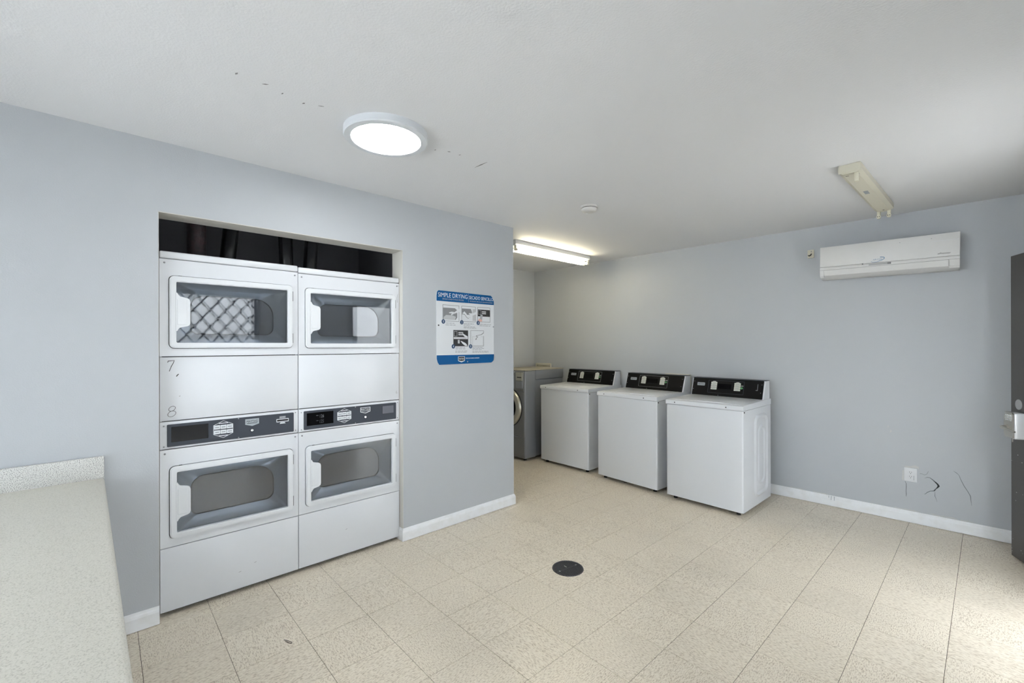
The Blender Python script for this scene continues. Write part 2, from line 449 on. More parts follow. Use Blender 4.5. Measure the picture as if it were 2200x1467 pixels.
# ---- alcove side wall, back wall, right wall, wall behind the camera
struct(mk('wall_alcove', box(AX - 0.12, AX, AY - 0.1, 5.05, -0.05, CZ + 0.01), 'wall'), 'alcove side wall')
def back_prism(a0, a1, b0, b1, z0, z1):
    pts = [bw(a0, b0), bw(a1, b0), bw(a1, b1), bw(a0, b1)]
    return prism_z([(p.x, p.y) for p in pts], z0, z1)
wb = struct(mk('wall_back', back_prism(-4.55, 0.75, WY, WY + 0.15, -0.05, CZ + 0.01), 'wall'), 'blue grey back wall behind the washers')
DY0, DY1, DZ = 2.775, 3.695, 2.05
W0, W1, WZ0, WZ1 = -0.20, 1.50, 0.06, 2.12
struct(mk('wall_right', panel_wall([FY, W0, W1, DY0, DY1, 5.0], [-0.05, WZ0, DZ, WZ1, CZ + 0.01], {(1, 1), (1, 2), (3, 0), (3, 1)}, 0.15, lambda u, d, z: (RX + d, u, z)), 'wall'), 'right wall with the doorway')
G0, G1, GZ0, GZ1 = -2.7, 0.15, 0.25, 2.25
struct(mk('wall_front', panel_wall([WX - 0.15, G0, G1, RX + 0.15], [-0.05, GZ0, GZ1, CZ + 0.01], {(1, 1)}, 0.15, lambda u, d, z: (u, FY - d, z)), 'wall'), 'wall behind the camera with an added wide window')

# ---- baseboards
BBP = [(0, 0.0035), (0.0125, 0.0035), (0.0125, 0.066), (0.010, 0.078), (0.006, 0.084), (0.004, 0.093), (0, 0.094)]
def baseboard(path, side):
    """path of 2D points, room on the left of the direction of travel; mitred extrusion of the profile"""
    P = [Vector(p) for p in path]; loops = []
    for i, p in enumerate(P):
        d1 = (P[i] - P[i - 1]).normalized() if i > 0 else None
        d2 = (P[i + 1] - P[i]).normalized() if i < len(P) - 1 else None
        n1 = Vector((-d1.y, d1.x)) if d1 else None; n2 = Vector((-d2.y, d2.x)) if d2 else None
        if n1 and n2:
            nn = (n1 + n2).normalized(); k = 1 / max(0.3, nn.dot(n1)); off = nn * k
        else: off = n1 or n2
        loops.append([(p.x + off.x * t, p.y + off.y * t, z) for t, z in BBP])
    return loft(loops, True, True)
struct(mk('baseboard_left', baseboard([(WX, OY0), (WX, FY)][::-1] if False else [(WX, OY0 + 0.001), (WX, FY)], 0), 'trim'), 'white baseboard under the dryer wall by the counter')
# beside the alcove: returns into the opening and round the corner
struct(mk('baseboard_middle', baseboard([(WX - 0.14, AY + 0.0005), (WX, AY + 0.0005), (WX, OY1 - 0.0005), (WX - 0.12, OY1 - 0.0005)], 0), 'trim'), 'white baseboard below the instruction sign')
a, b_ = bw(0.46, WY), bw(-4.4, WY)
bbk = struct(mk('baseboard_back', baseboard([(a.x, a.y), (b_.x, b_.y)], 0), 'trim'), 'worn white baseboard along the back wall')
struct(mk('baseboard_right', baseboard([(RX, DY1 + 0.06), (RX, 4.80)], 0), 'trim'), 'white baseboard behind the open door')

# ---- wear on the back wall: hole, cracks, patches (in the back wall's frame, facing -b)
wear = (0, 0, RB)
def on_wall(name, vf, m):
    return mk(name, ([tuple(bw(x, y, z)) for x, y, z in vf[0]], vf[1]), m, wb)
def wl_stroke(name, pts, w, m, d=0.0015):
    return on_wall(name, stroke(pts, w, WY - d, WY + 0.002), m)
# points are (a, z) on the wall
def px(x, y):   # helper table: wall points measured once from known anchors around the outlet (a, z)
    u0, v0 = 1942.0, 1003.0
    return (-0.290 + (x - u0) * 0.00279 , 0.442 - (y - v0) * 0.00329 - (x - u0) * (-0.00040))
CR = lambda l: [px(1900 + x / 10.476, 980 + y / 10.476) for x, y in l]
wl_stroke('crack', CR([(460, 585), (490, 670), (492, 760), (486, 860), (492, 940), (490, 1000)]), [0.002, 0.003, 0.004, 0.003, 0.004, 0.002], 'crack')
on_wall('crack_hole', prism(CR([(1100, 560), (1160, 600), (1200, 640), (1228, 690), (1190, 735), (1140, 770), (1110, 815), (1100, 800), (1130, 765), (1165, 720), (1180, 680), (1160, 640)]), WY - 0.0016, WY + 0.002), 'crack_dark')
wl_stroke('crack', CR([(905, 505), (960, 480), (1020, 490), (1075, 535), (1130, 590), (1180, 640)]), [0.001, 0.003, 0.004, 0.006, 0.008, 0.010], 'crack')
wl_stroke('crack', CR([(1140, 770), (1105, 812), (1020, 825), (960, 860), (915, 905), (885, 905)]), [0.008, 0.007, 0.004, 0.004, 0.003, 0.001], 'crack')
wl_stroke('crack', CR([(1125, 830), (1122, 940), (1150, 1010), (1168, 1080)]), [0.001, 0.003, 0.0015, 0.001], 'crack')
wl_stroke('crack', CR([(1510, 295), (1560, 330), (1620, 385), (1660, 500), (1720, 640), (1800, 780), (1850, 880), (1858, 980), (1875, 1110)]), [0.001, 0.003, 0.002, 0.003, 0.0035, 0.003, 0.004, 0.003, 0.001], 'crack')
wl_stroke('crack', CR([(800, 395), (850, 400), (900, 425), (950, 400), (985, 330)]), 0.0018, 'crack')
on_wall('patch', prism(CR([(470, 250), (460, 205), (600, 215), (690, 190), (775, 225), (770, 290), (745, 262)]), WY - 0.001, WY + 0.002), 'chip')
on_wall('patch', prism(CR([(405, 330), (440, 320), (440, 570), (415, 600), (395, 560)]), WY - 0.001, WY + 0.002), 'chip')
for (x, y, s) in ((1907, 902), (1913.5, 914), (1977, 947)) and ((1907, 902, 0.008), (1913, 914, 0.012), (1977, 947, 0.006)):
    aa, zz = px(x, y)
    on_wall('scuff', prism([(aa - s * .5, zz - s), (aa + s * .4, zz - s * .6), (aa + s * .5, zz + s * .3), (aa - s * .2, zz + s)], WY - 0.0008, WY + 0.002), 'chip')
# peeled paint and drips along the back baseboard
random.seed(11)
for a0, a1, zz in ((-1.10, -0.98, 0.099), (-0.92, -0.80, 0.098), (-0.36, -0.20, 0.098), (-0.14, 0.02, 0.100), (0.03, 0.10, 0.099)):
    n_ = 9
    wl_stroke('peeled_paint', [(a0 + (a1 - a0) * q / (n_ - 1), zz + random.uniform(-.0015, .003)) for q in range(n_)], [0.001] + [random.uniform(.004, .010) for q in range(n_ - 2)] + [0.001], 'chip')
for aa, l in ((-0.792, .018), (-0.775, .034), (-0.752, .034)):
    on_wall('paint_drip', prism([(aa - .003, 0.090), (aa + .003, 0.090), (aa + .0022, 0.090 - l), (aa - .0022, 0.090 - l)], WY - 0.0135, WY - 0.009), 'wall')
# ceiling marks
def ceil_mark(x, y, l, w, ang):
    c, s = math.cos(ang), math.sin(ang)
    pts = [(x + c * p - s * q, y + s * p + c * q) for p, q in ((-l, 0), (0, -w), (l, 0), (0, w))]
    return prism_z(pts, CZ - 0.0008, CZ + 0.002)
ceil_ob = bpy.data.objects['ceiling']
for (x, y, l, w, an) in ((-2.036, 1.638, 0.057, 0.004, 0.04), (-1.999, 0.383, 0.010, 0.004, .3), (-2.002, 0.485, 0.013, 0.003, .9), (-2.027, 0.556, 0.008, 0.003, .2), (-2.046, 0.647, 0.009, 0.004, .4), (-2.017, 0.712, 0.012, 0.002, 1.2), (-2.049, 1.329, 0.008, 0.003, .2), (-2.017, 1.398, 0.009, 0.004, 1.2), (-2.011, 1.466, 0.008, 0.003, .1)):
    mk('ceiling_scuff', ceil_mark(x, y, l, w, an), 'scuff', ceil_ob)

# ---- courtyard outside (seen only in reflections and as the source of daylight)
struct(mk('wall_courtyard', box(3.0, 3.2, -12, 9, -0.2, 2.35), 'brick'), 'white painted brick wall across the courtyard')
struct(mk('floor_courtyard', prism_z([(RX + 0.16, 9), (RX + 0.16, FY - 0.16), (-9, FY - 0.16), (-9, -12), (3.0, -12), (3.0, 9)], -0.2, -0.03), 'concrete'), 'concrete courtyard paving')

# ---- window_1 in the right wall, with a diamond grille
win = struct(thing('window_1', 'window with a diamond steel grille', 'window')); del win['category']
mk('frame', (lambda q: ([(RX + 0.05 + p[1], p[0], p[2]) for p in q[0]], q[1]))(ring(rrect(W0, W1, WZ0, WZ1, 0.001, 1), rrect(W0 + .05, W1 - .05, WZ0 + .05, WZ1 - .05, 0.001, 1), 0, 0.05)), 'charcoal', win)
mk('pane', box(RX + 0.073, RX + 0.076, W0 + .05, W1 - .05, WZ0 + .05, WZ1 - .05), 'wglass', win)
def clip_bar(c, slope):
    pts = []
    y0, y1, z0, z1 = W0 + .05, W1 - .05, WZ0 + .05, WZ1 - .05
    for y in (y0, y1):
        z = c + slope * (y - y0)
        if z0 <= z <= z1: pts.append((y, z))
    for z in (z0, z1):
        y = y0 + (z - c) / slope
        if y0 < y < y1: pts.append((y, z))
    return sorted(pts)[:1] + sorted(pts)[-1:] if len(pts) >= 2 else None
for s in (1.25, -1.25):
    for k in range(-16, 22):
        q = clip_bar(WZ0 + (k * 0.21 if s > 0 else k * 0.21 + 0.1), s)
        if q and math.dist(*q) > 0.05: mk('grille_bar', tube([(RX + 0.12, *q[0]), (RX + 0.12, *q[1])], 0.011, 6), 'mesh_steel', win)

# ---- added_window behind the camera: wide aluminium window, unseen, added to light the room
w2 = struct(thing('added_window', 'added wide aluminium framed window behind the camera', 'window')); del w2['category']
mk('frame', (lambda q: ([(p[0], FY - 0.09 + p[1], p[2]) for p in q[0]], q[1]))(ring(rrect(G0, G1, GZ0, GZ1, 0.001, 1), rrect(G0 + .05, G1 - .05, GZ0 + .05, GZ1 - .05, 0.001, 1), 0, 0.06)), 'white2', w2)
for q in (1, 2):
    xx = G0 + (G1 - G0) * q / 3
    mk('mullion', box(xx - .025, xx + .025, FY - 0.09, FY - 0.04, GZ0 + .05, GZ1 - .05), 'white2', w2)
for q in range(3):
    xa, xb = G0 + (G1 - G0) * q / 3 + .026, G0 + (G1 - G0) * (q + 1) / 3 - .026
    mk('pane', box(max(xa, G0 + .05), min(xb, G1 - .05), FY - 0.068, FY - 0.064, GZ0 + .05, GZ1 - .05), 'wglass', w2)

# ---- door_1: frame, and the leaf swung back towards the back wall
dr = struct(thing('door_1', 'charcoal painted door standing open, with a keypad lever lock', 'door')); del dr['category']
fr = [(DY0 - 0.05, 0), (DY0 - 0.05, DZ + 0.05), (DY1 + 0.05, DZ + 0.05), (DY1 + 0.05, 0), (DY1 + 0.004, 0), (DY1 + 0.004, DZ), (DY0 + 0.02, DZ), (DY0 + 0.02, 0)]
mk('door_frame', (lambda q: ([(RX - 0.012 + p[1], p[0], p[2]) for p in q[0]], q[1]))(prism(fr, 0, 0.17)), 'door', dr)
HX, HY = 0.455, 3.687
LEAF = math.atan2(4.515 - HY, 0.103 - HX); LW = math.hypot(4.515 - HY, 0.103 - HX)
leaf_o = mk('leaf', rbox(0.004, LW, -0.045, 0.0, 0.012, 2.035, 0.002, 1), 'door', dr, loc=(HX, HY, 0), rot=(0, 0, LEAF))
def on_leaf(name, vf, m, smooth=None): return mk(name, vf, m, leaf_o, smooth)
lx = LW - 0.105
lock = on_leaf('keypad_lock', rbox(lx - 0.055, lx + 0.040, -0.001, 0.056, 0.818, 0.990, 0.010, 3), 'lockw', 40)
on_leaf('keypad_plate', (lambda q: ([(p[0], p[1], p[2]) for p in q[0]], q[1]))(prism([(lx - 0.050, 0.826), (lx + 0.030, 0.826), (lx + 0.042, 0.845), (lx + 0.042, 0.955), (lx + 0.026, 0.992), (lx - 0.040, 0.992), (lx - 0.050, 0.980)], 0.0555, 0.064)), 'nickel')
for r_ in range(3):
    for c_ in range(4):
        on_leaf('key_button', rbox(lx - 0.038 + c_ * 0.018, lx - 0.027 + c_ * 0.018, 0.0635, 0.067, 0.936 + r_ * 0.015, 0.946 + r_ * 0.015, 0.001, 1), 'lockw')
on_leaf('spindle', lathe([(0.020, 0.063), (0.020, 0.069), (0.012, 0.071), (0.012, 0.090)], 16, (lx + 0.005, 0, 0.889), 'y'), 'nickel', 40)
on_leaf('lever', tube([(lx + 0.016, 0.088, 0.889), (lx + 0.0, 0.090, 0.889), (lx - 0.035, 0.088, 0.884), (lx - 0.075, 0.080, 0.876), (lx - 0.10, 0.076, 0.874)], [0.010, 0.0105, 0.009, 0.007, 0.006], 10), 'nickel', 40)
on_leaf('cover_disc', lathe([(0.034, -0.001), (0.034, 0.003), (0.03, 0.0045)], 24, (lx + 0.020, 0, 1.040), 'y'), 'disc', 40)
on_leaf('key_stub', tube([(lx - 0.01, 0.045, 0.819), (lx - 0.01, 0.045, 0.795)], 0.003, 6), 'nickel')
random.seed(3)
for k in range(16):
    xx = LW - random.uniform(0.003, 0.16); zz = random.uniform(0.03, 0.75) if k > 5 else random.uniform(0.03, 0.09)
    if k < 4: xx = LW - random.uniform(0.002, 0.01)
    s = random.uniform(0.003, 0.007)
    on_leaf('paint_chip', prism_x([(0, 0), (0, 0)], 0, 0) if False else ([(xx - s, 0.0006, zz), (xx, 0.0006, zz - s * .5), (xx + s if xx + s < LW else LW, 0.0006, zz + s * .2), (xx, 0.0006, zz + s * .6), (xx, -0.0006, zz)], [(0, 1, 2, 3), (0, 4, 1), (1, 4, 2), (2, 4, 3), (3, 4, 0)]), 'chip')
for z in (0.25, 1.02, 1.80):
    on_leaf('hinge', tube([(0.0, 0.004, z - 0.05), (0.0, 0.004, z + 0.05)], 0.007, 8), 'nickel', 40)

# ================================================================== STACKED DRYERS
def dryer(loc, rz, w, top, label, card):
    t = thing('stacked_dryer', label, 'dryer', loc, rz, 'stacked dryers in the wall opening')
    k = w / 0.687
    Z0, Z1, Z2, Z3, Z4, Z5 = 0.024, 0.364, 0.889, 1.039, 1.384, top - 0.039
    g = 0.0022
    mk('cabinet', prism_z([(0.002, 0.018), (0.002, 0.72), (w - 0.002, 0.72), (w - 0.002, 0.018), (w - 0.010, 0.018), (w - 0.010, 0.70), (0.010, 0.70), (0.010, 0.018)], 0.03, top - 0.04), 'white', t)
    mk('drum_housing', box(0.0105, w - 0.0105, 0.10, 0.69, 0.03, top - 0.045), 'gap', t)
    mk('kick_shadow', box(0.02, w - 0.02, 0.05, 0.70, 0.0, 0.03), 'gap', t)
    mk('lid', rbox(0.0, w, -0.004, 0.72, top - 0.039 + g / 2, top, 0.008, 3), 'white', t, 40)
    mk('bottom_panel', rbox(0.0, w, 0.0, 0.02, Z0, Z1 - g, 0.004, 2, 'front'), 'white', t, 40)
    mid = mk('middle_panel', rbox(0.0, w, 0.0, 0.02, Z3 + g, Z4 - g, 0.004, 2, 'front'), 'white', t, 40)
    def screw(parent, x, z, y=0.0, r=0.005):
        mk('screw', lathe([(r, y + 0.001), (r, y - 0.0015), (r * .6, y - 0.003)], 10, (x, 0, z), 'y'), 'screw', parent, 40)
    # --- door panels
    for (za, zb, d0, d1, w0, w1, pos) in ((Z4, Z5, 1.430, 1.818, 1.459, 1.787, 'u'), (Z1, Z2, 0.410, 0.795, 0.438, 0.763, 'l')):
        dz = (top - 1.947)
        if pos == 'u': d0 += dz * .5; d1 += dz; w0 += dz * .5; w1 += dz
        X0, X1, V0, V1 = 0.041 * k, 0.654 * k, 0.071 * k, 0.626 * k
        pn = mk('front_panel', ring(rrect(0.0, w, za + g, zb - g, 0.002, 6), rrect(X0 - .003, X1 + .003, d0 - .003, d1 + .003, 0.026, 6), 0.0, 0.02), 'white', t)
        for xx in (0.021, w - 0.017): screw(t, xx, zb - 0.022)
        dd = mk('door', ring(rrect(X0, X1, d0, d1, 0.024, 6), rrect(V0, V1, w0, w1, 0.006, 6), -0.010, 0.016), 'door_white', t, 40)
        mk('door_rim', ring(rrect(X0 + .006, X1 - .006, d0 + .006, d1 - .006, 0.019, 6), rrect(V0 - .004, V1 + .004, w0 - .004, w1 + .004, 0.009, 6), -0.0135, -0.0095), 'door_white', dd, 30)
        # bowl: slopes inwards to the inner pane
        ix0, ix1, iz0, iz1 = V0 + 0.075 * k, V1 - 0.062 * k, w0 + 0.052, w1 - 0.062
        rr = (0.045, 0.10, 0.065, 0.035)
        outer = rrect(V0 - .002, V1 + .002, w0 - .002, w1 + .002, 0.006, 6); inner = rrect(ix0, ix1, iz0, iz1, rr, 6)
        midl = [(o[0] * .35 + i_[0] * .65, o[1] * .35 + i_[1] * .65) for o, i_ in zip(outer, inner)]
        mk('bowl', loft([[(x, 0.010, z) for x, z in outer], [(x, 0.055, z) for x, z in midl], [(x, 0.085, z) for x, z in inner]]), 'bowl', dd, 60)
        mk('inner_pane', prism(rrect(ix0 - .001, ix1 + .001, iz0 - .001, iz1 + .001, rr, 6), 0.083, 0.088), 'pane_in', dd)
        mk('inner_rim', ring(rrect(ix0 - .003, ix1 + .003, iz0 - .003, iz1 + .003, rr, 6), rrect(ix0, ix1, iz0, iz1, rr, 6), 0.079, 0.086), 'gap', dd)
        mk('glass', box(V0 - .003, V1 + .003, 0.004, 0.007, w0 - .003, w1 + .003), 'glass', dd)
        hz = (w0 + w1) / 2 + 0.002; hh = 0.105; h2 = 0.072
        hp = [(V0 - .003, hz - hh), (V0 + .004, hz - hh + .003), (V0 + .008, hz - hh + .012), (V0 + .016, hz - h2 - .012), (V0 + .048, hz - h2 - .004), (V0 + .057, hz - h2 + .002), (V0 + .0605, hz - h2 + .014),
              (V0 + .0605, hz + h2 - .014), (V0 + .057, hz + h2 - .002), (V0 + .048, hz + h2 + .004), (V0 + .016, hz + h2 + .012), (V0 + .008, hz + hh - .012), (V0 + .004, hz + hh - .003), (V0 - .003, hz + hh)]
        hd = mk('handle', prism(hp, -0.0132, 0.012), 'door_white', dd)
        mk('grip', rbox(V0 + .004, V0 + .046, -0.0145, -0.0125, hz - h2 + .004, hz + h2 - .004, 0.0009, 1), 'door_white', hd)
        for zz in (w0 + 0.03, w1 - 0.035):
            mk('hinge', tube([(X1 + .001, -0.006, zz - 0.03), (X1 + .001, -0.006, zz + 0.03)], 0.004, 6), 'screw', dd, 40)
        mk('latch_slot', box(X0 + .04, X0 + .055, -0.001, 0.001, d1 + .0005, d1 + .0035), 'rubber', t)
    # --- control strip
    cs = mk('control_strip', rbox(0.0, w, 0.0, 0.02, Z2 + g, Z3 - g, 0.003, 2, 'front'), 'white', t, 40)
    for xx, zz in ((0.017, 1.015), (0.017, 0.905), (w - 0.015, 1.020), (w - 0.015, 0.908)): screw(cs, xx, zz, 0, 0.0035)
    fa = mk('fascia', prism(rrect(0.030 * k, 0.661 * k, 0.902, 1.022, 0.005, 3), -0.003, 0.001), 'charcoal', t)
    ds = mk('display', prism(rrect(0.048 * k, 0.213 * k, 0.926, 1.007, 0.002, 2), -0.0042, -0.002), 'disp', fa)
    hx = 0.285 * k
    hexo = [(hx - .048, .992), (hx, 1.0155), (hx + .048, .992), (hx + .048, .940), (hx, .9165), (hx - .048, .940)]
    hexi = [(hx - .0462, .9905), (hx, 1.0130), (hx + .0462, .9905), (hx + .0462, .9415), (hx, .9190), (hx - .0462, .9415)]
    mk('keypad_outline', ring(hexo, hexi, -0.0037, -0.0025), 'print_white', fa)
    for rI, (za, zb) in enumerate(((0.968, 0.991), (0.941, 0.963))):
        for cI in range(3):
            x0 = hx - .0462 + cI * .0311
            kb = mk('key', rbox(x0 + .0006, x0 + .0302, -0.0046, -0.0025, za, zb, 0.001, 1), 'print_white', fa)
            mk('key_print', box(x0 + .006, x0 + .025, -0.0049, -0.0044, (za + zb) / 2 - .003, (za + zb) / 2 + .002), 'print_grey', kb)
    mk('keypad_caption', box(hx - .022, hx + .022, -0.0037, -0.0025, 0.9985, 1.0025), 'print_white', fa)
    mk('keypad_caption', box(hx - .022, hx + .022, -0.0037, -0.0025, 0.9285, 0.9325), 'print_white', fa)
    sx = 0.430 * k; sm = 'badge' if card == 'slot' else 'print_white'
    so = [(sx - .036, 1.009), (sx + .036, 1.009), (sx + .036, .977), (sx, .966), (sx - .036, .977)]
    si = [(sx - .032, 1.0055), (sx + .032, 1.0055), (sx + .032, .980), (sx, .9705), (sx - .032, .980)]
    bd = mk('badge', ring(so, si, -0.005, -0.0025), sm, fa)
    mk('badge_field', prism(si, -0.0035, -0.0025), sm if card == 'slot' else 'charcoal', bd)
    text('badge_lettering', 'MAYTAG', 'sign_black' if card == 'slot' else 'print_white', bd, sx - .029, sx + .029, .988, 1.001, -0.0036)
    mk('badge_rule', box(sx - .027, sx + .027, -0.0042, -0.003, .9815, .9845), 'sign_black' if card == 'slot' else 'print_white', bd)
    kl = mk('key_lock', lathe([(0.009, -0.0025), (0.009, -0.006), (0.0065, -0.009)], 14, (sx - .001, 0, .941), 'y'), 'chrome', fa, 40)
    mk('keyhole', box(sx - .0015, sx - .0003, -0.0096, -0.0088, .938, .945), 'rubber', kl)
    for zz in (1.0175, 0.9065): screw(fa, 0.360 * k, zz, -0.003, 0.004)
    if card == 'slot':
        x0, x1 = 0.561 * k, 0.631 * k
        cb = mk('card_slot_bezel', prism(rrect(x0, x1, .9705, .9905, .002, 2), -0.0042, -0.0025), 'print_white', fa)
        mk('card_slot', prism(rrect(x0 + .003, x1 - .003, .9755, .9860, .004, 3), -0.0050, -0.0030), 'rubber', cb)
        for q in range(3): mk('slot_caption', box(x0 + .018, x1 - .018, -0.0037, -0.0025, .9945 + q * .0042, .9965 + q * .0042), 'print_white', fa)
        mk('slot_arrow', prism([(x0 + .018, .9600), (x1 - .018, .9600), (x1 - .024, .9685), (x0 + .024, .9685)], -0.0037, -0.0025), 'print_white', fa)
        y = -0.0006
        mk('marker_number', stroke([(0.034, 1.353), (0.036, 1.361), (0.050, 1.3625), (0.062, 1.3645), (0.058, 1.350), (0.050, 1.334), (0.0445, 1.318), (0.041, 1.306)], [.003, .0035, .003, .003, .0028, .0028, .0026, .003], y, 0.002), 'ink', mid)
        mk('marker_dash', stroke([(0.071, 1.277), (0.075, 1.284), (0.081, 1.290)], .004, y, 0.002), 'ink', mid)
        mk('marker_dash', stroke([(0.083, 1.169), (0.088, 1.172)], .003, y, 0.002), 'ink_soft', mid)
        c8 = [(0.046 + .016 * math.sin(a) + .003 * math.sin(2 * a), 1.094 + .0) for a in (0,)]
        up = [(0.052 + .0145 * math.cos(R(a)), 1.1055 + .0125 * math.sin(R(a)) + .004 * math.cos(R(a))) for a in range(-90, 271, 24)]
        lo = [(0.051 + .0175 * math.cos(R(a)), 1.078 + .0150 * math.sin(R(a)) + .004 * math.cos(R(a))) for a in range(90, 451, 24)]
        mk('marker_number', stroke(up + lo, .0018, y, 0.002), 'ink', mid)
    else:
        x0, x1 = 0.556 * k, 0.640 * k
        mk('card_blank_shadow', prism(rrect(x0 - .002, x1, .9475, 1.0050, .002, 2), -0.0034, -0.0025), 'rubber', fa)
        mk('card_blank', prism(rrect(x0, x1, .949, 1.0035, .002, 2), -0.0045, -0.0025), mat('card blank plate', (104, 106, 116), 0.5, bump=(500, .3, .001)), fa)
        for zz in (0.974, 0.940):
            mk('display_bar', box(0.104 * k, 0.118 * k, -0.0046, -0.004, zz + .012, zz + .0145), 'print_dim', ds)
            text('display_digits', '126' if zz > .95 else '125', 'print_dim', ds, 0.126 * k, 0.152 * k, zz - .004, zz + .018, -0.0042, 0.15, depth=0.0003)
        y = -0.0006
        six = [(0.668, 1.108), (0.664, 1.101), (0.662, 1.093), (0.664, 1.087), (0.669, 1.086), (0.672, 1.091), (0.669, 1.096), (0.664, 1.094)]
        mk('marker_number', stroke([(p[0] * k, p[1]) for p in six], .0018, y, 0.002), 'ink_soft', mid)
        mk('scratch', stroke([(0.676 * k, 1.82), (0.672 * k, 1.79), (0.675 * k, 1.76)], .002, y, 0.002), 'ink_soft', t)
    for (x, z) in (((0.36, .120), (0.44, .150)) if card == 'slot' else ((0.30, .19),)):
        mk('scratch', stroke([(x, z), (x + .012, z + .003)], .002, -0.0005, 0.002), 'ink_soft', t)
    return t

# local x runs along the wall (+y in the room), local y into the wall
dryer((DXF, 0.2150, 0), R(90), 0.687, 1.947, 'white stacked dryer with a card slot and 7 and 8 handwritten on it', 'slot')
dryer((DXF - 0.001, 0.9050, 0), R(90), 0.704, 1.941, 'white stacked dryer nearest the instruction sign, with a blank plate on its controls', 'blank')

# ---- exhaust ducts above the dryers
def duct(px0, px1, z0, z1, r, label, m='duct'):
    o = mk('exhaust_duct', tube([(px0[0], px0[1], z0), (px0[0] * .7 + px1[0] * .3, px0[1] * .7 + px1[1] * .3, z0 * .7 + z1 * .3), (px1[0], px1[1], z1)], r, 20), m, None, 60)
    tag(o, label, 'duct', 'black ducts above the dryers'); return o
duct((-3.42, 0.435), (-3.42, 0.435), 1.9485, 2.50, 0.050, 'scuffed black duct above the card-slot dryer, leftmost of the four ducts', 'duct_tape')
duct((-3.42, 0.595), (-3.42, 0.650), 1.9485, 2.50, 0.046, 'slanted black duct above the card-slot dryer, second duct from the left')
duct((-3.42, 0.965), (-3.42, 0.945), 1.9415, 2.50, 0.046, 'black duct rising at the seam between the two dryers, third from the left')
duct((-3.42, 1.118), (-3.42, 1.155), 1.9415, 2.50, 0.046, 'slanted black duct above the right dryer, rightmost of the four ducts')

